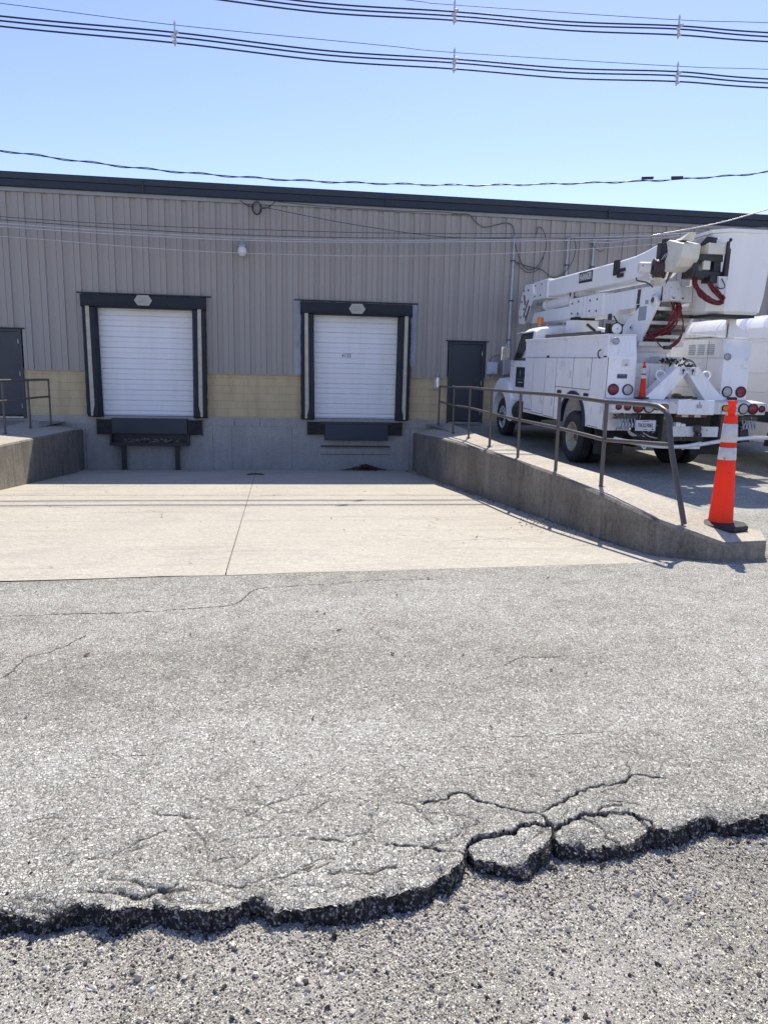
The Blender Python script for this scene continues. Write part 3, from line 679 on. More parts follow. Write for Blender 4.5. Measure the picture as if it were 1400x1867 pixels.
# gutter fascia: two folds, lip at foot
m = MB(); m.prism([(-.04,ZR-.01),(-.17,ZR-.01),(-.185,ZR+.01),(-.175,ZR+.16),(-.20,ZR+.175),(-.215,ZR+.30),(-.20,ZR+.325),(-.04,ZR+.325)], 0, BX0, BX1)
m.build('gutter', M['fascia'], WH)
for i in range(15): xx = -40+i*6.1; MB().box(xx-.02,xx+.02,-.222,-.16,ZR-.015,ZR+.31).build('gutter_joint', M['fascia'], WH)
m = MB(); m.hexa([(BX0,-.1,6.0),(BX1,-.1,6.0),(BX1,BD,6.6),(BX0,BD,6.6),(BX0,-.1,6.35),(BX1,-.1,6.35),(BX1,BD,6.95),(BX0,BD,6.95)])
m.box(BX0,BX0+.2,.21,BD,-1,6.2); m.box(BX1-.2,BX1,.21,BD,-1,6.2); m.box(BX0,BX1,BD-.2,BD,-1,6.2)
m.build('roof', M['roof'], WH)
m = MB()
for a_, b_ in ((BX0,-7.6),(-6.4,-5.1),(-1.9,.4),(3.5,4.42),(5.6,BX1)): m.box(a_, b_, -.055, 0, ZS-.012, ZS+.012)
m.build('cladding_foot_trim', M['clad'], WH)

def overhead_door(i, a_, b_):
    D = empty('overhead_door', ((a_+b_)/2, .07, ZB), rot=(0,0,0)); D.parent = WH; hw = (b_-a_)/2
    m = MB(); z = 0; n = 21; top = 2.84; h = top/n; prof = []
    for k in range(n):                             # ribbed sections; every fourth joint is deeper
        deep = .022 if k % 2 == 0 else .010
        g = .011 if k % 2 == 0 else .007
        prof += [(0.0,k*h+g),( -.006,k*h+g+.012),(-.006,(k+1)*h-g-.012),(0.0,(k+1)*h-g),(deep,(k+1)*h)]
    vs = [(-hw,y,zz) for y,zz in prof]+[(hw,y,zz) for y,zz in prof]; q = len(prof)
    m.add(vs, [(j,j+q,j+1+q,j+1) for j in range(q-1)]); m.build('door_panel', M['odoor'], D)
    m = MB(); m.box(-hw,hw,.0,.03,-.03,.012); m.build('bottom_seal', M['rubber'], D)
    m = MB(); m.box(-hw,hw,-.02,-.007,.012,.055); m.build('bottom_bar', M['box'], D)
    m = MB(); m.box(-hw-.25,-hw+.015,-.05,.1,0,2.9); m.box(hw-.015,hw+.25,-.05,.1,0,2.9); m.box(-hw-.2,hw+.2,-.05,.1,2.78,2.95); m.build('door_frame', M['flash'], D)
    if i: MB().box(-.385,-.135,-.0085,-.005,1.63,1.755).build('number_patch', M['white'], D); text_mesh('4132', .135, M['ink'], Matrix.Translation((-.26,-.0115,1.693)) @ FRONT, D, 'door_number', .95)
    return D
overhead_door(0, *DOORS[0]); overhead_door(1, *DOORS[1])
# dark interior behind the doors
m = MB(); m.box(-8,6.2,.25,.3,.3,3.6); m.build('inner_wall', M['black'], WH)

def steel_door(a_, b_, hinge_right=True):
    D = empty('steel_door', ((a_+b_)/2, 0, .52)); D.parent = WH; hw = (b_-a_)/2; h = 2.19
    MB().box(-hw+.05,hw-.05,-.012,.03,.02,h-.05).build('door_leaf', M['door'], D, bevel=.003)
    m = MB(); m.box(-hw-.03,-hw+.047,-.055,.12,-.02,h+.02); m.box(hw-.047,hw+.03,-.055,.12,-.02,h+.02); m.box(-hw+.047,hw-.047,-.055,.12,h-.047,h+.02); m.build('door_frame', M['door'], D, bevel=.003)
    s = 1 if hinge_right else -1
    for z in (.28,1.1,1.9): MB().cyl((s*(hw-.048),-.062,z-.06),(s*(hw-.048),-.062,z+.06),.011,n=8).build('hinge', M['steel'], D)
    kn = MB(); kn.cyl((-s*(hw-.13),-.01,1.0),(-s*(hw-.13),-.05,1.0),.012); kn.lathe([(.02,-.075),(.03,-.07),(.03,-.055),(.015,-.045)], (-s*(hw-.13),0,1.0), 1, 14); kn.build('door_knob', M['steel'], D, True)
    MB().box(-hw-.12,hw+.12,-.13,-.05,h+.022,h+.045).build('drip_cap', M['fascia'], D)
    MB().box(-hw+.02,hw-.02,-.1,.05,-.03,.012).build('threshold', M['steel'], D)
for a_, b_ in PD: steel_door(a_, b_)
# bent zinc flashing that shows at both sides of the numbered door
MB().box(.33,.52,-.075,-.048,ZS-.01,3.66).build('jamb_flashing', M['flash'], WH); MB().box(3.44,3.60,-.075,-.048,ZS+.3,3.66).build('jamb_flashing', M['flash'], WH)
m = MB(); m.box(-5.12,-1.82,-.16,-.03,3.655,3.68); m.build('door_drip_edge', M['fascia'], WH)
m = MB(); m.box(.32,3.62,-.14,-.03,3.665,3.688); m.build('door_drip_edge', M['fascia'], WH)

# ------------------------------------------------------------------ dock seals, bumpers, levelers
GD = 'foam dock seals around the overhead doors'
def dock_seal(x0, x1, label, torn):
    D = empty('dock_seal', ((x0+x1)/2, -.048, .55), label, 'dock seal', GD); hw = (x1-x0)/2; d = .20
    # head pad: soft sagging box
    m = MB(); secs = []
    for k in range(13):
        t_ = k/12; x_ = -hw+2*hw*t_; sag = .010*math.sin(t_*9)+.006*math.sin(t_*23)
        secs.append([(x_,0,2.76),(x_,-d+.01,2.765+sag),(x_,-d-.012,2.80+sag),(x_,-d-.02,2.93+sag*.6),(x_,-d-.005,3.06),(x_,-.02,3.09),(x_,0,3.09)])
    m.loft(secs); m.build('head_pad', M['foam'], D, True, angle=35)
    for s in (-1,1):
        secs = []
        for k in range(25):
            z_ = 2.755*k/24; j = (.006*math.sin(k*2.1)+.004*math.sin(k*5.7)) if torn or s > 0 else .003*math.sin(k*1.7)
            pin = .02*math.sin(min(1,k/3)*PI/2)
            xo = s*(hw-.015+j+.004*s*0); xi = s*(hw-.30-.02*z_/2.7); xm = s*(hw-.36-.03*(1-z_/2.7))
            b_ = .03 if k == 0 else 0
            secs.append([(xo-s*b_,0,z_),(xo,-d*.35,z_+b_*.3),(xo-s*.012-s*b_,-d+.0,z_+b_),(xi+s*b_*.3,-d-.004,z_+b_),(xi-s*.01,-d+.03,z_),(xm,0.02,z_)])
        pd = MB().loft(secs).build('side_pad', M['foam'], D, True, angle=35)
        xs = s*(hw-.155)
        MB().hexa([(xs-.05-s*.02,-d-.002,.035),(xs+.05-s*.02,-d-.002,.035),(xs+.05-s*.02,-d+.02,.035),(xs-.05-s*.02,-d+.02,.035),(xs-.045,-d-.010,2.78),(xs+.045,-d-.010,2.78),(xs+.045,-d+.02,2.78),(xs-.045,-d+.02,2.78)]).build('guide_stripe', M['stripe'], pd)
        if torn:                                   # pleats worn into the outer cover
            q = MB()
            for k in range(34):
                z_ = .12+k*.076; xq = s*(hw-.05); q.bar((xq-s*.035,-d-.006,z_),(xq+s*random.uniform(.02,.045),-d+.012,z_+random.uniform(-.015,.02)),.012,.014)
            q.build('worn_pleat', M['foam'], pd)
    zc = 2.955 if not torn else 2.93; wx_ = .22
    pl_ = MB(); pl_.prism([(-wx_,zc),(-wx_+.085,zc-.125),(wx_-.085,zc-.125),(wx_,zc),(wx_-.085,zc+.125),(-wx_+.085,zc+.125)], 1, -d-.045, -d-.02)
    po = pl_.build('placard', M['placard'], D)
    q = MB()                                       # worn illegible print
    for zz, ws in ((.055,(.05,.03,.06)),(.0,(.03,.07,.04)),(-.05,(.04,.05))):
        x_ = -.10
        for w_ in ws: q.box(x_,x_+w_*.9,-d-.0465,-d-.044,zc+zz-.012,zc+zz+.012); x_ += w_+.02
    q.build('faded_print', M['print'], po)
    return D
dock_seal(-5.01,-1.95, 'black foam dock seal with straight pale stripes around the unnumbered white door', False)
dock_seal(.475,3.45, 'black foam dock seal with worn pleated sides around the white door numbered 4132', True)
GB = 'black rubber bumpers below the dock doors'
def bumper(x0, x1, z0, z1, label):
    D = empty('dock_bumper', ((x0+x1)/2,-.03,z0), label, 'dock bumper', GB); hw = (x1-x0)/2; h = z1-z0
    q = MB(); n = 11
    for k in range(n): q.box(-hw+.02+k*(2*hw-.04)/n, -hw+.02+(k+.9)*(2*hw-.04)/n, -.13-.01*(k%2), 0, 0.01, h-.01)
    q.build('rubber_block', M['rubber'], D, bevel=.004)
    q = MB(); q.box(-hw,-hw+.018,-.115,0,0,h); q.box(hw-.018,hw,-.115,0,0,h); q.build('end_plate', M['black'], D)
bumper(-4.79,-4.42,.10,.50,'black rubber dock bumper between the plain dock door and the sunlit retaining wall')
bumper(-2.48,-2.11,.10,.50,'black rubber dock bumper under the plain door on the side towards the numbered door')
bumper(.66,1.12,.14,.50,'black rubber dock bumper under the numbered door on the side towards the plain door')
bumper(2.86,3.26,.14,.50,'black rubber dock bumper under the numbered door beside the wall with the long handrail')
GL = 'dock levelers below the doors'
D = empty('dock_leveler', (-3.45,-.03,-.83), 'dock leveler with hanging dark plate on a two legged steel stand full of debris', 'dock leveler', GL)
MB().hexa([(-.955,-.16,.96),(.955,-.16,.96),(.955,-.03,.96),(-.955,-.03,.96),(-.955,-.14,1.36),(.955,-.14,1.36),(.955,0,1.36),(-.955,0,1.36)]).build('lip_plate', M['fascia'], D, bevel=.008)
q = MB(); q.box(-.99,1.01,-.30,0,.655,.71); q.box(-.99,1.01,-.30,-.27,.71,.74); q.build('shelf', M['black'], D, bevel=.004)
for s in (-.67,.69):
    q = MB(); q.box(s-.055,s+.055,-.22,-.11,0.0,.655); q.build('leg', M['black'], D, bevel=.005)
    MB().box(s-.09,s+.09,-.26,-.07,.0,.02).build('foot_plate', M['black'], D)
MB().box(-.94,.96,-.005,-.001,.71,.96).build('recess_dark', M['black'], D)  # black sheet added to stand for the dark of the recess
for s in (-.965,.985): MB().box(s-.025,s+.025,-.26,-.02,.71,.96).build('side_bracket', M['black'], D)
q = MB()
for k in range(90):
    c_ = Vector((random.uniform(-.65,.8), random.uniform(-.24,-.05), .72+random.uniform(0,.11))); a_ = random.uniform(0,PI)
    d_ = Vector((math.cos(a_)*random.uniform(.03,.10), .02*math.sin(a_), random.uniform(-.03,.03))); q.bar(c_-d_, c_+d_, random.uniform(.01,.035), random.uniform(.006,.03))
tag(q.build('debris', M['wood']), 'splintered pale debris heaped on the steel shelf under the plain dock door', 'debris', kind='stuff').location = (-3.45,-.03,-.83)
D = empty('dock_leveler', (1.99,-.03,.0), 'dock leveler with hanging dark plate above empty slots in the concrete', 'dock leveler', GL)
MB().hexa([(-.86,-.24,.02),(.86,-.24,.02),(.86,-.08,.0),(-.86,-.08,.0),(-.86,-.17,.44),(.86,-.17,.44),(.86,0,.44),(-.86,0,.44)]).build('lip_plate', M['fascia'], D, bevel=.008)
MB().box(-.98,.96,-.17,0,.44,.50).build('header_plate', M['black'], D)
q = MB(); q.box(-.96,.96,-.012,.0,-.20,-.145); q.box(-.96,.96,-.012,0,-.40,-.385); q.build('slot', M['joint'], D)
MB().box(-.96,.96,-.05,0,-.215,-.20).build('ledge', M['found'], D)

# ------------------------------------------------------------------ things on the wall
D = empty('wall_lamp', (-1.0,-.05,4.95), 'small jar shaped wall lamp with frosted globe on the grey cladding', 'wall lamp')
MB().lathe([(.03,.0),(.03,.10),(.055,.12)], (0,-.13,.0), n=16).build('neck', M['galv'], D, True)
MB().box(-.07,.07,-.05,.02,-.02,.14).build('mount_box', M['galv'], D, bevel=.006)
MB().lathe([(.05,.05),(.10,.03),(.115,-.0),(.115,-.02)], (0,-.13,0), n=20).build('shade_ring', M['galv'], D, True)
MB().lathe([(.07,-.01),(.10,-.05),(.115,-.12),(.105,-.19),(.07,-.24),(.02,-.265)], (0,-.13,0), n=20).build('globe', M['globe'], D, True)
MB().tube(crom([(-.06,-.08,.12),(-.075,-.13,.17),(-.03,-.15,.22),(.05,-.14,.22),(.075,-.10,.15)],5),.012).build('guard_arm', M['galv'], D, True)
def box_thing(name, x0, x1, z0, z1, d, mat, label, cat):
    D = empty(name, ((x0+x1)/2,-.05,z0), label, cat); hw = (x1-x0)/2; h = z1-z0
    MB().box(-hw,hw,-d,0,0,h).build('case', mat, D, bevel=.02, seg=3)
    MB().box(-hw+.02,hw-.02,-d-.012,-d,.02,h-.02).build('cover', mat, D, bevel=.008)
    MB().box(-.015,.015,-d-.03,-d-.01,.03,.07).build('latch', M['steel'], D)
    return D
box_thing('utility_box', 5.58,5.88,1.86,2.20,.16,M['box'],'pale rounded utility box on the cladding beside the dark steel door','utility box')
box_thing('junction_box', 6.03,6.36,1.84,2.27,.14,M['galv'],'square grey junction box at the foot of the tallest conduit pipe','junction box')
GCt = 'conduit pipes on the grey cladding'
def conduit(x0, x1, z0, z1, label, hook=True):
    D = empty('conduit_pipe', (x0,-.09,z0), label, 'conduit pipe', GCt)
    MB().tube([(0,0,0),((x1-x0)*.5,0,(z1-z0)*.5),(x1-x0,0,z1-z0)], .035, 12).build('pipe', M['galv'], D, True)
    MB().lathe([(.045,0),(.055,.03),(.06,.09),(.035,.13)], (x1-x0,0,z1-z0), n=14).build('weatherhead', M['galv'], D, True)
    n = 3
    for k in range(n):
        t_ = (k+.5)/n; MB().box((x1-x0)*t_-.05,(x1-x0)*t_+.05,-.04,.05,(z1-z0)*t_-.015,(z1-z0)*t_+.015).build('strap', M['black'], D)
conduit(6.19,6.21,2.28,5.42,'tall conduit pipe running down to the grey junction box')
conduit(7.71,7.73,1.8,5.46,'middle conduit pipe whose cable hangs across to the tall pipe')
conduit(8.45,8.47,1.8,5.44,'conduit pipe under the bright service cable anchor, furthest from the dock doors')
def cable(pts, r_, mat, name, label, cat, group=None, k=8, n=8):
    P = crom(pts, k); o0 = P[0].copy()
    o = MB().tube([p-o0 for p in P], r_, n).build(name, mat, None, True, angle=80); o.location = o0
    return tag(o, label, cat, group)
yw = -.10
cable([(6.22,yw,5.40),(6.30,yw-.05,5.1),(6.5,yw-.03,4.75),(6.75,yw,4.7),(6.95,yw,4.85),(7.1,yw-.04,5.3),(7.0,yw-.03,5.7),(6.86,yw,5.8),(6.82,yw,5.6)], 0.0109, M['wireg'], 'wall_cable','black cable looped in a big ring beside the tall conduit pipe','cable')
cable([(6.3,yw,4.85),(6.6,yw,4.62),(6.95,yw,4.72),(7.05,yw-.03,5.05)], 0.0082, M['wireg'], 'wall_cable','short black cable arc inside the big ring by the tall conduit pipe','cable')
cable([(6.24,yw,4.88),(6.6,yw,4.78),(7.0,yw-.03,4.70),(7.3,yw-.03,4.52),(7.6,yw-.03,4.6),(7.85,yw-.05,4.92),(7.93,yw-.06,5.3),(7.85,yw-.05,5.55),(7.76,yw,5.5)], 0.0109, M['wireg'],'wall_cable','black cable sagging from the tall conduit pipe up to the middle one','cable')
cable([(4.45,yw,6.0),(4.9,yw-.02,6.02),(5.1,yw-.02,5.85),(5.35,yw-.02,5.72),(5.7,yw-.02,5.80),(5.95,yw,5.86),(6.15,yw,5.78),(6.22,yw,5.45)], 0.0116, M['wireg'],'wall_cable','black cable dropping from the gutter in a wave to the tall conduit pipe','cable')
cable([(-.1,yw,6.08),(1.0,yw,6.03),(2.2,yw,6.02),(3.3,yw,6.02),(4.2,yw,6.05),(4.8,yw,6.01)], 0.0082, M['wireg'],'wall_cable','thin black cable running close under the gutter','cable')
pts = [(-1.05,yw,6.06),(-.8,yw,5.93)]
for k in range(22): t_ = k/21*2*PI*2.6; pts.append((-.62+.125*math.cos(t_+2.4)*(1-.01*k), yw-.02-.003*k, 5.89+.15*math.sin(t_+2.4)))
pts += [(-.35,yw,5.93),(-.15,yw,6.08)]
cable(pts, .011, M['wirek'],'cable_coil','small coil of black cable hanging under the gutter','cable coil', k=4)
cable([(5.66,-.13,2.2),(5.72,-.12,2.32),(5.9,-.11,2.38),(6.08,-.11,2.30)], 0.0082, M['wireg'],'wall_cable','short cable linking the pale utility box to the grey junction box','cable')
cable([(8.47,yw,5.55),(8.40,yw-.05,5.45),(8.5,yw-.08,5.3),(8.7,yw-.05,5.25),(8.85,yw-.05,5.6)], 0.0082, M['wireg'],'wall_cable','thin drip loop of cable at the top of the furthest conduit pipe','cable')
D = empty('outlet_box', (4.22,-.0,1.42), 'small bright galvanised outlet box on the yellow block near the dark steel door','outlet box')
MB().box(-.09,.09,-.10,0,.0,.30).build('case', M['galv'], D, bevel=.01); MB().box(-.03,.03,-.16,-.10,.05,.33).build('lid', M['chrome'], D, bevel=.006); MB().cyl((0,-.05,.3),(0,-.05,.42),.02).build('pipe_stub', M['galv'], D)
D = tag(MB().lathe([(.0,.004),(.19,.004),(.21,.012),(.22,.0)], n=28, cap=False).build('floor_drain', M['black']), 'round dark drain cover in the shaded dock pit floor', 'drain cover'); D.location = (-.66,-2.07,pit_z(-2.07)+.002)

# ------------------------------------------------------------------ overhead lines
YC = -1.8
GW = 'covered overhead power cables'; GM = 'thin support wires of the power lines'
def span(pts, y, r_, mat, name, label, cat, group, n=8):
    P = [(-34,pts[0][1]+(-34-pts[0][0])*-.012)] if 0 else []
    x0, z0 = pts[0]; x1, z1 = pts[-1]
    P = [(x0-30,z0+2.2),(x0-14,z0+.75),(x0-5,z0+.18)] + list(pts) + [(x1+6,z1+.25),(x1+16,z1+.9),(x1+32,z1+2.6)]
    return cable([(x_,y,z_) for x_,z_ in P], r_, mat, name, label, cat, group, 8, n)
low = {'mA':[(-5.93,9.39),(-2.32,9.26),(2.35,9.21),(4.01,9.19),(9.57,9.31),(11.96,9.42)],
 'c1':[(-5.95,9.14),(-2.33,9.11),(1.0,9.0),(4.01,9.05),(6.8,9.06),(9.58,9.19),(12,9.2)],'c2':[(-5.96,9.05),(-2.33,9.02),(1.0,8.91),(4.01,8.97),(6.8,8.97),(9.59,9.10),(12,9.11)],'c3':[(-5.96,8.94),(-2.33,8.90),(1.0,8.79),(4.02,8.84),(6.8,8.84),(9.6,8.97),(12.01,9.0)]}
for k_, lab, y_ in (('c1','uppermost of the three thick cables in the bundle nearer the roof',YC),('c2','middle one of the three thick cables in the bundle nearer the roof',YC),('c3','lowest of the three thick cables in the bundle nearer the roof',YC)):
    span(low[k_], y_, .019, M['wirek'], 'power_cable', lab, 'power cable', GW)
span(low['mA'], YC, .0075, M['wireg'], 'support_wire', 'thin support wire just above the cable bundle nearer the roof', 'support wire', GM)
up = {'u1':[(-6,10.13),(-2.3,10.07),(.9,9.97),(3.97,10.05),(6.8,10.07),(9.51,10.2),(11.9,10.24)],'u2':[(-6,10.05),(-2.3,9.98),(.9,9.88),(3.98,9.96),(6.8,9.99),(9.52,10.13),(11.9,10.15)],'u3':[(-6,9.95),(-2.3,9.88),(.9,9.78),(3.98,9.87),(6.8,9.88),(9.53,10.0),(11.9,10.04)]}
for k_, lab, y_ in (('u1','uppermost of the three thick cables in the bundle at the top of the sky',YC),('u2','middle one of the three thick cables in the bundle at the top of the sky',YC),('u3','lowest of the three thick cables in the bundle at the top of the sky',YC)):
    span(up[k_], y_, .019, M['wirek'], 'power_cable', lab, 'power cable', GW)
span([(-6,10.4),(-2.3,10.28),(2.84,10.2),(3.97,10.19),(9.5,10.33),(11.9,10.46)], YC, .0075, M['wireg'], 'support_wire', 'thin support wire above the topmost cable bundle', 'support wire', GM)
GSp = 'insulating cable spacers'
def spacer(x_, zt, zb, label):
    D = empty('cable_spacer', (x_,YC,zb), label, 'cable spacer', GSp); h = zt-zb
    MB().lathe([(.004,h+.06),(.03,h-.02),(.012,h-.09),(.022,h-.11),(.022,h-.14)], n=10).build('top_clamp', M['spacer'], D, True)
    q = MB(); q.prism([(-.012,h-.1),(.014,h-.1),(.04,h*.55),(.03,.05),(.01,-.03),(-.012,-.03),(-.025,.05),(-.02,h*.5)], 1, -.02, .02); q.build('frame', M['spacer'], D, bevel=.004)
    for z_, dx in ((h-.2,.035),(h-.29,-.03),(.03,.0)):
        MB().cyl((dx-.045,-.04,z_),(dx+.045,-.04,z_+.01),.035,n=10).build('cable_clamp', M['spacer'], D, True)
spacer(-2.32,9.30,8.86,'cable spacer on the lower bundle above the unnumbered dock door')
spacer(4.01,9.24,8.78,'cable spacer on the lower bundle, directly below another spacer near the middle of the sky')
spacer(9.58,9.36,8.90,'cable spacer on the lower bundle above the bucket truck boom')
spacer(3.98,10.26,9.81,'cable spacer on the topmost bundle near the middle of the sky')
spacer(9.52,10.40,9.95,'cable spacer on the topmost bundle above the bucket truck boom')
# twisted service cable
TW = [(-36,8.9),(-20,7.2),(-11,6.45),(-5.73,6.11),(-4.66,6.03),(-3.02,5.93),(-1.32,5.88),(.44,5.87),(2.25,5.91),(4.12,5.98),(6.04,6.11),(8.42,6.31),(10.05,6.49),(11.44,6.68),(16,7.5),(24,9.3)]
ax_ = crom([(x_,-3,z_) for x_,z_ in TW], 40)
D = empty('service_cable', (2.25,-3,5.91), 'twisted dark service cable sagging alone between the power lines and the roof edge', 'service cable')
s_ = 0; acc = [0]
for p, q in zip(ax_[:-1], ax_[1:]): s_ += (q-p).length; acc.append(s_)
for i_, (mat, ph, rr) in enumerate(((M['wirek'],0,.010),(M['wirek'],PI,.010))):
    P = [p - Vector((2.25,-3,5.91)) + Vector((0, .012*math.cos(2*PI*a_/1.1+ph), .012*math.sin(2*PI*a_/1.1+ph)+.012*math.sin(a_*5.7))) for p, a_ in zip(ax_, acc)]
    MB().tube(P, rr, 6).build('strand', mat, D, True, angle=80)
for x_, z_ in ((8.42,6.325),(9.15,6.375)): MB().cyl((x_-2.25-.15,-.03,z_-5.91+.03),(x_-2.25+.12,-.03,z_-5.91+.05),.035,n=10).build('splice', M['wirek'], D, True)
GT = 'thin wires strung in front of the cladding'
def wire(pts, y, r_, mat, label):
    x0, z0 = pts[0]; x1, z1 = pts[-1]
    e0 = [(x0-28,z0+1.6),(x0-10,z0+.3)]; e1 = [(x1+8,z1+.5),(x1+28,z1+2.6)]
    return cable([(a_,y,b_) for a_,b_ in e0+list(pts)+e1], r_, mat, 'wire', label, 'wire', GT, 8, 6)
wire([(-6.58,5.25),(-2.82,5.21),(-.18,5.25),(2.57,5.31),(6.9,5.50),(10.7,5.72),(13.1,5.95)], -.8, .008, M['wireg'], 'highest of the thin grey wires in front of the cladding')
wire([(-6.58,5.18),(-2.82,5.10),(-.18,5.11),(2.57,5.19),(6.17,5.36),(9,5.48),(13,5.8)], -.8, .009, M['wireg'], 'thin wire second from the highest in front of the cladding, next to the top one')
wire([(-6.59,5.11),(-2.82,5.04),(-.18,5.05),(2.57,5.14),(6.1,5.33),(10,5.62),(13,5.95)], -.75, .012, M['wireal'], 'bright silver wire at the middle of the group in front of the cladding')
wire([(-6.59,5.03),(-2.83,4.97),(-.18,4.99),(2.57,5.085),(6.17,5.28),(9.5,5.50),(13.1,5.86)], -.8, .011, M['wireal'], 'bright silver wire lowest of the close group in front of the cladding')
wire([(-6.61,4.81),(-3.48,4.70),(-.99,4.67),(2.58,4.75),(5.45,4.93),(7.68,5.13),(10.75,5.47),(13.12,5.81)], -.8, .009, M['wireal'], 'single silver wire running lowest across the cladding, passing the wall lamp')
cable([(-.55,-.4,5.88),(1.0,-.45,5.65),(2.4,-.5,5.48),(4.1,-.6,5.33),(6.1,-.75,5.34)], .008, M['wireg'], 'wire', 'thin wire slanting down from the cable coil to the other wires', 'wire', GT)
D = cable([(8.30,-.15,5.47),(8.9,-.4,5.45),(9.95,-.8,5.62),(11.49,-.8,5.95),(13.05,-.8,6.41),(18,-.8,8.0),(30,-.8,12.5)], .016, M['wireal'], 'service_drop', 'bright bare service cable climbing from the furthest conduit pipe past the bucket', 'service cable')

# ------------------------------------------------------------------ leaves and litter
def leaves(name, label, spots, size, cat):
    q = MB()
    for x_, y_, z_ in spots:
        s_ = size*random.uniform(.6,1.3); a_ = random.uniform(0,2*PI); t_ = random.uniform(-.6,.6); R = Euler((t_,random.uniform(-.6,.6),a_)).to_matrix()
        vs = [R @ Vector(v)*s_ + Vector((x_,y_,z_)) for v in ((-.5,0,0),(-.1,-.22,.05),(.35,-.12,.02),(.5,0,.08),(.3,.15,.03),(-.15,.2,.06))]
        q.add(vs, [(0,1,2,3,4,5)])
    return tag(q.build(name, M['leaf']), label, cat, kind='stuff')
sp = []
for k in range(800):
    a_ = random.gauss(0,.25); b_ = abs(random.gauss(0,.13)); x_ = 2.25+a_; y_ = -.10-b_; sp.append((x_, y_, pit_z(y_)+.01+random.random()*max(0,.17-.17*abs(a_)/.6)))
leaves('leaf_pile', 'small heap of dead brown leaves against the dock wall under the numbered door', sp, .06, 'leaf pile')
sp = []
for k in range(420):
    y_ = -random.uniform(.4,13.2); q_ = 3.40-abs(random.gauss(0,.07))-.02; sp.append((q_, y_, pit_z(y_)+.012))
for k in range(130): x_ = random.uniform(-4.9,3.3); y_ = random.uniform(-13.9,-.2) if k > 50 else -random.uniform(.05,.2); sp.append((x_, y_, pit_z(y_)+.008))
for k in range(60): y_ = random.gauss(-11.6,.4); sp.append((3.1+random.gauss(0,.12), y_, pit_z(y_)+.015))
for k in range(26): x_ = random.uniform(-2.5,4); y_ = random.uniform(-17,-14.3); sp.append((x_,y_,.008))
leaves('leaf_litter', 'scattered dead leaves and crumbs on the concrete along the retaining wall', sp, .035, 'leaf litter')

# ------------------------------------------------------------------ bucket truck (local: x right, y to the nose, z up; origin under the rear axle)
TO = Vector((6.765,-6.45,.10)); TR = math.atan(.036)
T = empty('bucket_truck', TO, 'white bucket truck with folded boom and red hoses, parked nose to the warehouse', 'bucket truck', rot=(TR,0,0))
TM = Matrix.Translation(TO) @ Matrix.Rotation(TR,4,'X')
def sub(name, loc, parent=T):
    o = bpy.data.objects.new(name, None); COL.objects.link(o); o.location = loc; o.parent = parent; o.empty_display_size = .1; return o
HW = 1.29
def arch(cy, cz, rr, n=14, a0=0, a1=PI): return [(cy+rr*math.cos(a0+(a1-a0)*k/n), cz+rr*math.sin(a0+(a1-a0)*k/n)) for k in range(n+1)]
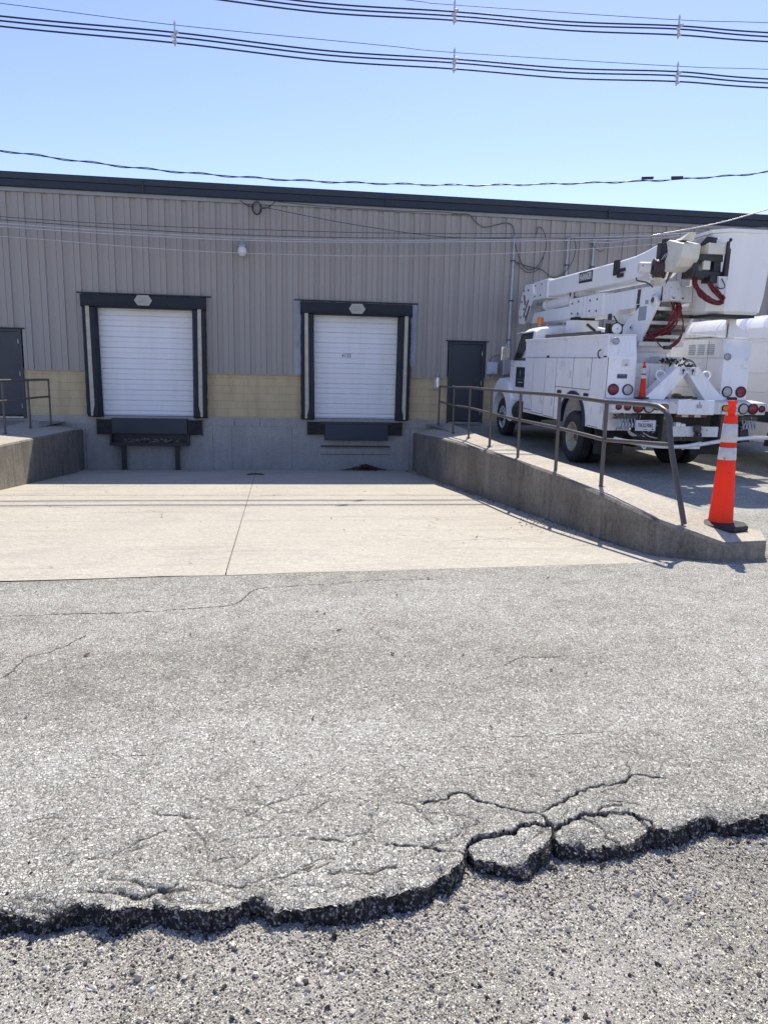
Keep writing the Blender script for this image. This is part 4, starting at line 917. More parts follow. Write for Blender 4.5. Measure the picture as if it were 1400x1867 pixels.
# --- side bodies
def side_bin(s):
    out = [(-1.53,.77),(-.73,.77)] + arch(-.10,.75,.62)[::-1] + [(.52,.77),(2.78,.77),(2.82,2.02),(2.86,2.37),(-1.40,2.37),(-1.50,2.02)]
    a_, b_ = (-HW,-.80) if s < 0 else (.80,HW)
    B = MB().prism(out, 0, a_, b_).build('side_body', M['paint'], T, bevel=.012)
    xo = s*HW
    def pl(y0,y1,z0,z1,d,name,mat,par,bev=.006):
        x0, x1 = sorted((xo, xo+s*d)); return MB().box(x0,x1,y0,y1,z0,z1).build(name, mat, par, bevel=bev)
    # compartment doors
    ds = [(2.24,2.74,.86,1.985),(1.50,2.22,.82,1.985),(.88,1.48,.80,1.985),(.01,.86,1.43,1.985),(-.81,-.01,1.43,1.985),(-1.47,-.83,.80,1.985)]
    for k,(y0,y1,z0,z1) in enumerate(ds):
        pl(y0-.004,y1+.004,z0-.012,z1+.010,.0045,'dark_gap_backing',M['grease'],B,0)  # dark backing added so the gaps round each door read darker
        d = pl(y0+.006,y1-.006,z0,z1,.014,'compartment_door',M['paint'],B)
        ly = y0+.09; lz = z0+.30 if k != 3 else z0+.25
        x0,x1 = sorted((xo+s*.012, xo+s*.024)); MB().box(x0,x1,ly-.035,ly+.035,lz-.07,lz+.07).build('latch', M['paint2'], d, bevel=.008)
        q = MB()
        for j in range(9):
            zz = z0+.06+(z1-z0-.12)*j/8; x0,x1 = sorted((xo+s*.012, xo+s*.0165)); q.box(x0,x1,y1-.045,y1-.035,zz-.006,zz+.006)
        q.build('rivet', M['paint2'], d)
    if s < 0: MB().box(xo-.0165,xo-.012,.40,.62,1.82,1.93).build('worn_label', M['white'], B)
    # top box rim, drip rails, hooks
    x0,x1 = sorted((xo, xo+s*.018)); q = MB(); q.box(x0,x1,-1.44,2.84,1.995,2.03); q.box(x0,x1,-1.40,2.87,2.345,2.385); q.box(x0,x1,-1.46,-1.30,.78,2.36); q.build('drip_rail', M['paint'], B, bevel=.005)
    MB().box(min(a_,b_)-.012,max(a_,b_)+.012,-1.42,2.88,2.37,2.39).build('top_lid', M['paint2'], B, bevel=.004)
    q = MB(); q.tube(crom([(xo+s*.01,-1.16,1.98),(xo+s*.05,-1.16,2.02),(xo+s*.05,-1.16,2.10),(xo+s*.01,-1.16,2.13)],4),.012); q.box(*sorted((xo+s*.01,xo+s*.05)),1.28,1.36,1.99,2.03); q.build('hook', M['black'], B)
    # wheel arch rubber trim and small reflectors
    ar = arch(-.10,.75,.63,18); ar2 = arch(-.10,.75,.56,18)[::-1]
    MB().prism(ar+ar2, 0, *sorted((xo-s*.05, xo+s*.03))).build('wheel_arch_trim', M['vandark'], B)
    for yy in (.62,-.68): MB().hexa([(xo-.02,yy-.10,1.37),(xo+.02,yy-.10,1.37),(xo+.02,yy+.10,1.37),(xo-.02,yy+.10,1.37),(xo-.045*1,yy-.05,1.20),(xo+.045,yy-.05,1.20),(xo+.045,yy+.05,1.20),(xo-.045,yy+.05,1.20)] if 0 else
        [(xo-.03,yy-.075,1.22),(xo+.03,yy-.075,1.22),(xo+.03,yy+.075,1.22),(xo-.03,yy+.075,1.22),(xo-.03,yy-.10,1.36),(xo+.03,yy-.10,1.36),(xo+.03,yy+.10,1.36),(xo-.03,yy+.10,1.36)]).build('filler_recess', M['black'], B, bevel=.02)
    MB().lathe([(.0,.02),(.05,.02),(.075,.012),(.08,0)], (0,0,0), 0, 18, False).build('side_marker', M['amber'], B, True).location = (xo-(.012 if s<0 else 0),2.62,.99)
    return B
def disc(parent, x_, y_, z_, rr, mat, name, ringmat=None):
    o = MB().lathe([(rr,.0),(rr*.98,-.014),(rr*.6,-.024),(.005,-.028)], (x_,y_,z_), 1, 22, False).build(name, mat, parent, True)
    if ringmat: MB().lathe([(rr*.97,-.004),(rr*1.0,-.022),(rr*1.16,-.022),(rr*1.22,0)], (x_,y_,z_), 1, 22, False).build('rubber_ring', ringmat, o, True)
    return o
BL = side_bin(-1); BR = side_bin(1)
ry = -1.505
def rear_panel(B, s):
    sl = lambda z_: -1.53+.024*(z_-.77)      # the rear face leans slightly
    x_ = lambda v: s*v
    q = MB(); x0,x1 = sorted((s*1.235,s*.835)); q.hexa([(x0,sl(1.79)-.014,1.79),(x1,sl(1.79)-.014,1.79),(x1,sl(1.79)+.02,1.79),(x0,sl(1.79)+.02,1.79),(x0,sl(2.03)-.014,2.03),(x1,sl(2.03)-.014,2.03),(x1,sl(2.03)+.02,2.03),(x0,sl(2.03)+.02,2.03)])
    if s < 0:
        h = q.build('rear_hatch', M['paint'], B, bevel=.006)
        MB().box(-1.06,-.94,-1.545,-1.515,1.86,1.97).build('paddle_latch', M['paint2'], h, bevel=.012); MB().box(-1.02,-.98,-1.552,-1.54,1.86,1.90).build('latch_keyhole', M['steel'], h)
        st = MB().box(-1.125,-.955,-1.522,-1.508,1.655,1.725).build('blue_sticker', M['blue'], B)
        q = MB(); q.box(-1.09,-1.07,-1.5245,-1.522,1.69,1.715); q.box(-1.06,-1.0,-1.5245,-1.522,1.695,1.708); q.box(-1.02,-.975,-1.5245,-1.522,1.667,1.675); q.build('sticker_print', M['greylet'], st)
    else:
        MB().box(.93,1.12,-1.545,-1.51,1.32,1.375).build('licence_lamp', M['black'], B, bevel=.02)
    disc(B, s*1.18, sl(1.46), 1.465, .082, M['red'], 'tail_light', M['rubber'])
    disc(B, s*.92, sl(1.46), 1.465, .080, M['clear'], 'reversing_light', M['rubber'])
    zc = 2.27 if s < 0 else 2.06; xc = -1.235 if s < 0 else .86
    disc(B, xc if s > 0 else -1.20, sl(zc)-.0, zc, .052, M['galv'], 'round_vent', M['steel'])
rear_panel(BL,-1); rear_panel(BR,1)
q = MB()                                              # louvres on the inner face of the right body
for c_ in range(3):
    for k in range(6): yy = -1.18+c_*.30; zz = 2.10+k*.033; q.box(.785,.80,yy,yy+.22,zz,zz+.010)
q.build('louvre', M['galv'], BR)
q = MB()
for yy in (-1.0,.3,1.6): q.box(.795,.80,yy-.004,yy+.004,1.3,2.35)
q.box(.795,.80,-1.5,2.8,2.035,2.043); q.box(.795,.80,-1.5,2.8,1.50,1.506); q.build('panel_seam', M['galv'], BR)
q = MB(); q.hexa([(.74,-.15,2.40),(1.31,-.15,2.40),(1.31,.85,2.40),(.74,.85,2.40),(.74,-.15,2.47),(1.31,-.15,2.44),(1.31,.85,2.43),(.74,.85,2.50)]); q.hexa([(.76,-1.1,2.40),(1.31,-1.1,2.40),(1.31,-.18,2.40),(.76,-.18,2.40),(.76,-1.1,2.43),(1.31,-1.1,2.42),(1.31,-.18,2.44),(.76,-.18,2.49)])
q.build('raised_lid', M['paint2'], BR, bevel=.006)
# --- deck, frame, tail shelf
q = MB(); q.box(-.80,.80,-1.5,2.85,1.20,1.29); q.box(-.80,.80,2.75,2.85,1.2,2.3); q.build('deck', M['paint2'], T, bevel=.006)
q = MB(); q.box(-.46,-.36,-1.7,5.4,.62,.88); q.box(.36,.46,-1.7,5.4,.62,.88); q.box(-.46,.46,-1.72,-1.62,.62,.9); q.box(-.9,.9,-1.4,-.9,.88,1.2); q.box(-.95,.95,.9,1.3,.85,1.2); q.cyl((0,-.1,.55),(0,4.5,.62),.07); q.cyl((-1.0,0,.52),(1.0,0,.52),.10); q.lathe([(.1,-.25),(.21,-.1),(.21,.1),(.1,.25)],(0,0,.52),1,18); q.cyl((-.9,4.78,.50),(.9,4.78,.50),.07); q.build('chassis', M['grease'], T)
TS = MB().hexa([(-1.38,-1.96,1.10),(1.38,-1.96,1.10),(1.38,-1.52,1.10),(-1.38,-1.52,1.10),(-1.38,-1.96,1.30),(1.38,-1.96,1.30),(1.38,-1.52,1.33),(-1.38,-1.52,1.33)]).build('tail_shelf', M['paint2'], T, bevel=.012)
MB().box(-.23,.42,-1.985,-1.955,1.09,1.335).build('raised_plate', M['paint'], TS, bevel=.006)
q = MB(); q.box(.10,.19,-1.998,-1.983,1.20,1.26); q.cyl((.145,-1.99,1.26),(.145,-1.99,1.31),.012); q.build('catch', M['galv'], TS)
for x_, rr, mt, nm in ((-1.27,.042,'red','marker_light'),(-1.115,.05,'red','marker_light'),(-.925,.078,'red','brake_light'),(-.735,.078,'clear','reversing_light'),(.965,.078,'clear','reversing_light'),(1.14,.078,'red','brake_light'),(1.305,.048,'red','marker_light')): disc(TS, x_, -1.962, 1.20, rr, M[mt], nm, M['rubber'])
def oval(x_, mt):
    pts = [(x_-.075+.042*math.cos(PI/2+PI*k/8), 1.205+.042*math.sin(PI/2+PI*k/8)) for k in range(9)]+[(x_+.075+.042*math.cos(-PI/2+PI*k/8), 1.205+.042*math.sin(-PI/2+PI*k/8)) for k in range(9)]
    o = MB().prism(pts, 1, -1.985, -1.95).build('turn_light', mt, TS, bevel=.008)
    big = [(x_+(a-x_)*1.13, 1.205+(b-1.205)*1.25) for a,b in pts]; MB().prism(big, 1, -1.972, -1.95).build('rubber_ring', M['rubber'], o)
oval(-.52, M['amberd']); oval(.70, M['amber'])
# under the shelf: plate, hitch, hoses, valves
pl_ = MB().box(-.925,-.565,-1.93,-1.918,.805,.985).build('licence_plate', M['plate'], T, bevel=.004)
text_mesh('TK5270EL', .088, M['ink'], Matrix.Translation((-.745,-1.932,.893)) @ FRONT, pl_, 'plate_number', .74, bold=.015)
text_mesh('INDIANA', .022, M['ink'], Matrix.Translation((-.745,-1.932,.965)) @ FRONT, pl_, 'plate_state', 1.3)
q = MB(); q.box(-.63,-.60,-1.934,-1.930,.825,.842); q.box(-.78,-.71,-1.933,-1.930,.825,.832); q.build('plate_sticker', M['ink'], pl_)
HP = MB().box(-.24,.60,-1.90,-1.84,.71,.885).build('hitch_plate', M['paint2'], T, bevel=.008)
q = MB(); q.lathe([(.05,-.03),(.075,0),(.05,.03)], (.19,-1.94,.84), 1, 14); q.cyl((.19,-1.90,.74),(.19,-2.0,.70),.04); q.tube(crom([(.12,-1.93,.88),(.19,-2.0,.80),(.26,-1.94,.74),(.2,-1.95,.66)],5),.018); q.build('pintle_hook', M['grease'], HP)
q = MB(); q.box(-.2,-.12,-1.93,-1.83,.885,.95); q.box(-.11,-.03,-1.93,-1.83,.885,.93); q.build('hitch_lug', M['paint'], HP)
for k in range(5): x_ = -.155+k*.115; MB().box(x_,x_+.115,-1.80,-1.79,1.035,1.08).build('reflective_tape', M['red'] if k % 2 == 0 else M['white'], T)
MB().box(.62,.70,-1.90,-1.6,.62,1.1).build('hitch_hanger', M['grease'], T, bevel=.006); MB().box(-.42,-.32,-1.90,-1.6,.62,1.1).build('hitch_hanger', M['grease'], T, bevel=.006)
q = MB(); q.tube(crom([(-1.22,-1.8,.66),(-.75,-1.86,.57),(-.40,-1.87,.535),(.0,-1.88,.545),(.32,-1.88,.60)],5),.032); q.tube(crom([(.26,-1.90,.575),(.7,-1.90,.645),(1.2,-1.88,.70),(1.62,-1.86,.70)],5),.034); q.box(-.38,.32,-1.86,-1.78,.50,.56)
for x_ in (-.75,-.05): q.bar((x_,-1.85,.56),(x_+.06,-1.85,.49),.02,.02); q.bar((x_+.12,-1.85,.56),(x_+.06,-1.85,.49),.02,.02)
q.build('bent_step_bar', M['paint'], T, True, angle=50)
for k in range(9):
    x0 = random.uniform(-1.2,-.7); mt = 'hosek' if k % 4 else 'hosew'
    MB().tube(crom([(x0,-1.72-.02*k/3,1.05),(x0-.06+random.uniform(-.05,.1),-1.78,.90),(x0+.10,-1.80,.70+random.uniform(-.02,.1)),(x0+.38,-1.76,.66+random.uniform(0,.1)),(x0+.55,-1.68,.85)],6), random.uniform(.012,.02), 8).build('hydraulic_hose', M[mt], T, True)
def valves(x0, n):
    V = MB().box(x0-.03,x0+n*.055+.03,-1.86,-1.74,.99,1.07).build('valve_block', M['grease'], T, bevel=.006)
    for k in range(n):
        x_ = x0+k*.055+.02; q = MB(); q.cyl((x_,-1.87,1.0),(x_+random.uniform(-.02,.02),-1.93,.86),.012); q.lathe([(.016,-.04),(.02,0),(.012,.04)],(x_,-1.92,.90),2,8); q.build('valve_lever', M['galv'], V)
    for k in range(14):
        c_ = Vector((x0+random.uniform(-.05,n*.05), -1.80, random.uniform(.82,1.08)))
        MB().cyl(c_, c_+Vector((random.uniform(-.05,.05),-.06,random.uniform(-.05,.05))), random.uniform(.01,.022), n=8).build('fitting', M['chrome'], V)
valves(-1.22,6); valves(1.02,5)
q = MB(); q.hexa([(1.08,-1.82,.62),(1.26,-1.82,.62),(1.26,-1.78,.62),(1.08,-1.78,.62),(1.03,-1.80,.98),(1.18,-1.80,.98),(1.18,-1.76,.98),(1.03,-1.76,.98)]); q.build('drop_bracket', M['black'], T)
for s in (-1,1): MB().box(s*1.22-.0 if s<0 else .66, -.66 if s<0 else 1.22, -1.02,-1.0,.30,.95).build('mud_flap', M['rubber'], T)
# --- wheels
def wheel(x_, y_, s, dual, white=False):
    R_ = .50; w_ = .24
    prof = [(.285,-w_/2+.01),(.33,-w_/2),(.40,-w_/2-.012),(.455,-w_/2+.005),(.485,-w_/2+.03),(R_-.004,-w_/2+.045),(R_-.003,-.072),(R_-.014,-.070),(R_-.014,-.058),(R_-.001,-.056),(R_,-.008),(R_-.012,-.006),(R_-.012,.006),(R_,.008),(R_-.001,.056),(R_-.014,.058),(R_-.014,.070),(R_-.003,.072),(R_-.004,w_/2-.045),(.485,w_/2-.03),(.455,w_/2-.005),(.40,w_/2+.012),(.33,w_/2),(.285,w_/2-.01)]
    WR = sub('wheel', (x_,y_,R_))
    for k in range(2 if dual else 1):
        c = -s*k*.32
        t = MB().lathe(prof, (c,0,0), 0, 48, False).build('tyre', M['tyre'], WR, True, angle=50)
        if dual: rp = [(.288,s*.105),(.275,s*.115),(.262,s*.09),(.25,s*.0),(.235,-s*.06),(.17,-s*.075),(.12,-s*.075)]
        else: rp = [(.288,s*.105),(.275,s*.115),(.262,s*.08),(.255,s*.05),(.22,s*.085),(.17,s*.10),(.12,s*.10)]
        if k == 0:
            MB().lathe(rp, (c,0,0), 0, 40, False).build('rim', M['rimw' if white else 'rim'], WR, True, angle=60)
            hx = -s*.075 if dual else s*.10
            MB().lathe([(.12,hx),(.115,hx+s*.05),(.085,hx+s*.10),(.0,hx+s*.11)], (c,0,0), 0, 20, False).build('hub', M['grease'], WR, True)
            for j in range(10): a_ = 2*PI*j/10; p = Vector((c+hx, .145*math.cos(a_), .145*math.sin(a_))); MB().cyl(p, p+Vector((s*.035,0,0)), .014, n=6).build('wheel_nut', M['steel'], WR)
            q = MB()
            for j in range(10): a_ = 2*PI*(j+.5)/10; p = Vector((c+hx+s*.0005, .20*math.cos(a_), .20*math.sin(a_))); q.cyl(p-Vector((s*.004,0,0)), p+Vector((s*.003,0,0)), .022, n=12)
            q.build('hand_hole', M['black'], WR)
    return WR
wheel(-1.12,0,-1,True); wheel(1.12,0,1,True); wheel(-1.06,4.72,-1,False,True); wheel(1.06,4.72,1,False,True)
# --- cab
cw = 1.16
def csec(y_, zt, zb=.98, belt=1.95, w=cw, roofw=1.02):
    return [(-w,y_,zb),(-w,y_,belt),(-roofw-.03,y_,zt-.10),(-roofw+.10,y_,zt-.02),(-.4,y_,zt+.04),(.4,y_,zt+.04),(roofw-.10,y_,zt-.02),(roofw+.03,y_,zt-.10),(w,y_,belt),(w,y_,zb)]
secs = [csec(2.92,2.66),csec(3.1,2.70),csec(3.75,2.68),csec(3.92,2.60)]
lo = [(-cw,4.30,.98),(-cw,4.30,1.92),(-1.05,4.26,1.96),(-.9,4.27,1.97),(-.4,4.30,1.98),(.4,4.30,1.98),(.9,4.27,1.97),(1.05,4.26,1.96),(cw,4.30,1.92),(cw,4.30,.98)]
CAB = MB().loft(secs+[lo]).build('cab', M['paint'], T, True, angle=28)
# windscreen and side windows
MB().hexa([(-.98,4.245,2.02),(.98,4.245,2.02),(.98,4.26,2.0),(-.98,4.26,2.0),(-.90,3.955,2.56),(.90,3.955,2.56),(.90,3.975,2.55),(-.90,3.975,2.55)]).build('windscreen', M['glass'], CAB)
for s in (-1,1):
    def xp(z_): return s*(cw-(z_-1.95)/.63*.11 if z_ > 1.95 else cw)
    DR = MB().prism([(3.02,1.0),(4.02,1.0),(4.02,1.88),(3.02,1.88)], 0, *sorted((s*(cw-.01), s*(cw+.014)))).build('cab_door', M['paint'], CAB, bevel=.008)
    wn = [(3.07,1.96),(4.02,1.96),(3.80,2.50),(3.10,2.53)]
    def slab(poly, d0, d1): 
        q = MB(); n = len(poly); vs = [(xp(z_)+s*d0,y_,z_) for y_,z_ in poly]+[(xp(z_)+s*d1,y_,z_) for y_,z_ in poly]
        q.add(vs, [(i,(i+1)%n,(i+1)%n+n,i+n) for i in range(n)]+[tuple(range(n)), tuple(range(n,2*n))]); return q
    slab([(3.03,1.92),(4.08,1.92),(3.84,2.55),(3.06,2.57)], -.01, .010).build('window_frame', M['black'], DR)
    slab([(3.10,1.98),(3.72,1.98),(3.66,2.49),(3.12,2.51)], .0, .013).build('side_window', M['glass'], DR)
    slab([(3.76,1.98),(3.98,1.98),(3.80,2.46),(3.70,2.48)], .0, .013).build('vent_window', M['glass'], DR)
    MB().box(*sorted((s*(cw+.012),s*(cw+.05))),3.06,3.20,1.56,1.60).build('door_handle', M['black'], DR, bevel=.008)
    if s < 0:
        sg = MB().box(-cw-.0175,-cw-.013,3.16,3.80,1.30,1.77).build('door_sign', M['signk'], DR)
        q = MB(); q.prism([(3.48,1.705),(3.455,1.66),(3.45,1.62),(3.465,1.585),(3.495,1.585),(3.51,1.62),(3.505,1.66)], 0, -cw-.0195, -cw-.0165); q.lathe([(.018,-.001),(.018,.001)], (-cw-.018,3.48,1.56), 0, 12); q.build('emblem', M['grille'], sg)
        q = MB()
        y_ = 3.20
        for w_ in (.05,.07,.04,.06,.07,.05,.06,.05): q.box(-cw-.0193,-cw-.0165,y_,y_+w_-.012,1.475,1.50); y_ += w_+.01
        q.build('name_print', M['greylet'], sg)
        q = MB(); y_ = 3.30
        for w_ in (.05,.04,.06,.05,.04,.05): q.box(-cw-.0193,-cw-.0165,y_,y_+w_-.01,1.405,1.425); y_ += w_+.005
        q.build('small_print', M['white'], sg)
    st = sub('mirror', (s*1.42,3.95,2.08), CAB)
    MB().box(-.11,.11,-.02,.03,-.17,.17).build('mirror_head', M['chrome'], st, bevel=.015)
    MB().tube([(-s*.26,.05,.24),(0,.0,.22),(0,.0,-.22),(-s*.26,.05,-.3)], .010).build('mirror_bracket', M['chrome'], st, True)
q = MB(); q.hexa([(-1.06,3.92,2.60),(1.06,3.92,2.60),(1.06,3.9,2.57),(-1.06,3.9,2.57),(-1.02,4.42,2.57),(1.02,4.42,2.57),(1.02,4.42,2.55),(-1.02,4.42,2.55)]); q.build('sun_visor', M['paint'], CAB, bevel=.006)
bc = sub('beacon', (-.70,3.66,2.735), CAB)
MB().lathe([(.085,0),(.085,.03),(.06,.04)], n=20).build('beacon_base', M['steel'], bc, True); MB().lathe([(.078,.04),(.076,.17),(.068,.20),(.0,.205)], n=20, cap=False).build('beacon_lens', M['amber'], bc, True, angle=50)
HOOD = MB().loft([[(-1.02,4.28,1.25),(-1.02,4.28,1.70),(-.80,4.28,1.88),(.80,4.28,1.88),(1.02,4.28,1.70),(1.02,4.28,1.25)],[(-.86,5.0,1.2),(-.86,5.0,1.66),(-.66,5.0,1.80),(.66,5.0,1.80),(.86,5.0,1.66),(.86,5.0,1.2)],[(-.72,5.62,1.1),(-.72,5.62,1.5),(-.55,5.6,1.66),(.55,5.6,1.66),(.72,5.62,1.5),(.72,5.62,1.1)]]).build('hood', M['paint'], T, True, bevel=.02, angle=25)
MB().box(-.62,.62,5.60,5.68,.85,1.52).build('grille', M['black'], HOOD, bevel=.02)
MB().box(-1.2,1.2,5.62,5.74,.50,.78).build('front_bumper', M['chrome'], T, bevel=.03)
for s in (-1,1):
    outer = arch(4.72,.62,.86,18,-.18,PI*1.06); inner = arch(4.72,.55,.60,18,-.05,PI*1.02)[::-1]
    q = MB(); n = len(outer); A = [(s*1.24,y_,z_) for y_,z_ in outer]; A2 = [(s*.72,y_,z_+.06) for y_,z_ in outer]; I = [(s*1.26,y_,z_) for y_,z_ in inner[::-1]]; I2 = [(s*.72,y_,z_) for y_,z_ in inner[::-1]]
    q.loft([[a_,b_,c_,d_] for a_,b_,c_,d_ in zip(A2,A,I,I2)]); q.build('front_fender', M['paint'], T, True, bevel=.015, angle=30)
    MB().box(*sorted((s*1.02,s*1.16)),4.33,4.45,1.60,1.70).build('side_signal', M['amber'], HOOD, bevel=.02)
    MB().cyl((s*.95,3.0,.72),(s*.95,3.85,.72),.27,n=24).build('fuel_tank', M['black'], T, bevel=.02)
    q = MB(); q.box(*sorted((s*.9,s*1.2)),3.1,3.9,.44,.50); q.box(*sorted((s*.9,s*1.2)),3.1,3.9,.74,.80); q.build('cab_step', M['black'], T)
# --- bed equipment
q = MB()                                              # expanded metal walkway over the left body
for k in range(40): y_ = .1+k*.068; q.bar((-.80,y_,2.47),(-.30,y_+.12,2.47),.014,.02); q.bar((-.30,y_,2.47),(-.80,y_+.12,2.47),.014,.02)
q.bar((-.80,.05,2.47),(-.80,2.95,2.47),.04,.07); q.bar((-.30,.05,2.47),(-.30,2.95,2.47),.04,.07); q.build('mesh_walkway', M['grease'], T)
q = MB(); q.hexa([(-.30,1.95,2.3),(.28,1.95,2.3),(.28,2.35,2.3),(-.30,2.35,2.3),(-.56,1.95,2.80),(.10,1.95,2.80),(.10,2.35,2.80),(-.56,2.35,2.80)] if 0 else [(-.58,2.0,1.29),(.02,2.0,1.29),(.02,2.35,1.29),(-.58,2.35,1.29),(-.58,2.0,2.80),(.02,2.0,2.80),(.02,2.35,2.80),(-.58,2.35,2.80)])
BRs = q.build('boom_rest', M['paint'], T, bevel=.012)
MB().box(-.50,-.06,2.02,2.33,2.80,2.87).build('rest_pad', M['rubber'], BRs, bevel=.01)
MB().bar((-.25,1.985,2.72),(-.05,1.985,2.58),.03,.05).build('rest_slot', M['black'], BRs)
wl = sub('work_light', (-.86,-.70,2.40)); MB().box(-.16,.16,.03,.06,0,.20).build('light_board', M['black'], wl)
MB().lathe([(.10,0),(.10,-.05),(.085,-.075),(.01,-.08)], (.02,.03,.11), 1, 22, False).build('light_lens', M['white'], wl, True); MB().lathe([(.09,-.06),(.115,-.055),(.115,.0)], (.02,.03,.11), 1, 22, False).build('light_rim', M['rubber'], wl, True)
# tool box under the turret and rear valve stack
q = MB(); q.box(-.70,.06,-1.22,-.35,1.29,1.92); PB = q.build('pump_box', M['paint2'], T, bevel=.01)
q = MB()
for x_ in (-.40,-.12): q.box(x_-.004,x_+.004,-1.226,-1.21,1.3,1.9)
q.build('box_seam', M['galv'], PB)
q = MB(); q.box(-.20,.18,-1.18,-.8,1.92,2.04); q.build('valve_cover', M['paint2'], PB, bevel=.01)
q = MB()
for k in range(26): c_ = Vector((random.uniform(-.22,.24),-1.22+random.uniform(-.05,.02),1.93+random.uniform(0,.09))); q.cyl(c_, c_+Vector((random.uniform(-.06,.06),-.04,random.uniform(-.05,.04))), random.uniform(.008,.02), n=7)
q.build('hose_fitting', M['hosek'], PB)
# turret
q = MB(); q.lathe([(.52,1.29),(.52,1.50),(.45,1.55),(.45,2.10),(.50,2.14),(.50,2.22)], (-.02,-.15,0), n=36); TU = q.build('turret', M['paint'], T, True)
q = MB(); q.box(-.46,.40,-.85,.05,2.22,2.30); q.build('turret_plate', M['paint2'], TU, bevel=.008)
lp = [(-.10,2.30),(-.86,2.30),(-1.37,2.93),(-1.26,3.05),(-.98,3.05),(-.10,2.56)]
TL = MB().prism(lp, 0, -.45, -.40).build('turret_cheek', M['paint'], TU, bevel=.006); MB().prism(lp, 0, .30, .35).build('turret_cheek', M['paint'], TU, bevel=.006)
q = MB(); q.box(-.454,-.45,-1.08,-.76,2.70,2.95) if 0 else q.prism([(-.72,2.66),(-1.0,2.66),(-1.0,2.90),(-.72,2.90)], 0, -.455, -.449); q.prism([(-.93,2.93),(-1.04,2.93),(-1.04,3.0),(-.93,3.0)],0,-.455,-.449); q.build('data_plate', M['grille'], TL)
for y_, z_, rr in ((-1.24,2.98,.10),(-.52,2.55,.045)):
    MB().lathe([(rr,-.465),(rr,-.44),(rr*.6,-.475),(.0,-.48)], (0,y_,z_), 0, 18, False).build('pin_boss', M['paint2'], TL, True); MB().lathe([(rr*.45,-.488),(rr*.45,-.47)], (0,y_,z_), 0, 14).build('pin', M['grease'], TL)
for k in range(5): t_ = k/4; MB().box(-.40,.30,-.90-.40*t_-.03,-.90-.40*t_+.03,2.36+.45*t_,2.42+.45*t_).build('turret_rung', M['grease' if k % 2 else 'paint2'], TU, bevel=.006)
MB().box(-.40,.30,-.55,-.50,2.30,2.95).build('turret_back', M['grease'], TU)
# red hoses, looped between the cheeks
def hose(P, r_=.014, mt='hose'): return MB().tube(crom(P,7), r_, 8).build('hose', M[mt], T, True)
for k in range(11):
    j = lambda a=.03: random.uniform(-a*1.7,a*1.7)
    hose([(-.10+j(.05),-1.30,2.98),(-.12+j(.05),-1.42,2.80+j(.02)),(-.15+j(.06),-1.36,2.60+j(.03)),(-.22+j(.05),-1.18,2.45+j(.03)),(-.32+j(.04),-1.02,2.38+j(.03)),(-.38+j(.03),-.80,2.42+j(.02))], .013)
for k in range(3): hose([(-.05+.02*k,-1.30,2.9),(.02,-1.42,2.60),(-.02,-1.44,2.38-.03*k),(-.18,-1.42,2.22-.02*k),(-.30,-1.38,2.20),(-.40,-1.32,2.32),(-.40,-1.1,2.44)], .011)
MB().box(-.28,-.16,-1.46,-1.38,2.16,2.22).build('hose_clip', M['black'], T)
# --- lower boom
low = [(2.72,3.27),(1.0,3.25),(-.84,3.25),(-1.34,3.22),(-1.36,2.95),(-.54,2.91),(.32,2.90),(.55,2.74),(.70,2.76),(.95,2.87),(2.68,2.87)]
LB = MB().prism(low, 0, -.36, .18).build('lower_boom', M['paint'], T, bevel=.02)
MB().box(-.385,.205,.98,2.74,2.85,3.29).build('boom_sleeve', M['paint'], LB, bevel=.012)
q = MB()
for y_, z_ in ((2.55,3.18),(2.2,3.2),(2.55,2.97),(2.2,2.95),(1.6,3.18),(1.25,3.18),(1.6,2.97),(1.25,2.95)): MB().lathe([(.022,-.40),(.022,-.385)], (0,y_,z_), 0, 10).build('bolt', M['grease'], LB)
q = MB()
for y_ in (1.95,1.75):
    for k in range(12): q.lathe([(.009,-.392),(.009,-.385)], (0,y_,2.89+.034*k), 0, 6)
q.build('rivet', M['galv'], LB)
MB().prism([(2.70,2.87),(5.45,2.87),(5.25,3.14),(2.70,3.16)], 0, -.32, .14).build('boom_insulator', M['fiberglass'], LB, bevel=.02)
CY = sub('lift_cylinder', (0,0,0))
q = MB(); q.cyl((-.20,2.9,3.31),(-.20,4.55,3.29),.105,n=24); q.cyl((-.20,4.55,3.29),(-.20,4.66,3.29),.125,n=24); q.build('cylinder_barrel', M['paint'], CY, True); MB().cyl((-.20,4.6,3.29),(-.20,5.3,3.36),.05).build('cylinder_rod', M['chrome'], CY, True)
q = MB(); q.box(-.34,.14,2.42,2.85,3.24,3.30); q.cyl((-.36,2.78,3.40),(.16,2.78,3.40),.05); q.prism([(2.88,3.25),(2.68,3.25),(2.68,3.46),(2.80,3.50),(2.88,3.46)], 0, -.36,-.32); q.cyl((-.30,2.35,3.40),(.1,2.35,3.40),.09); q.cyl((-.20,2.3,3.40),(-.20,2.9,3.40),.085,n=20); q.build('cylinder_mount', M['paint2'], CY, True, angle=40)
C2 = sub('lower_cylinder', (0,0,0)); MB().cyl((-.12,.62,2.80),(-.12,-.10,2.66),.115,n=24).build('cylinder_barrel', M['paint'], C2, True); q = MB(); q.lathe([(.06,-.40),(.06,.18)], (0,.60,2.80), 0, 16); q.build('clevis_pin', M['grease'], C2, True)
MB().tube(crom([(-.37,.45,2.80),(-.38,.2,2.66),(-.38,-.05,2.62),(-.30,-.2,2.7)],6),.014).build('hose', M['hosek'], T, True)
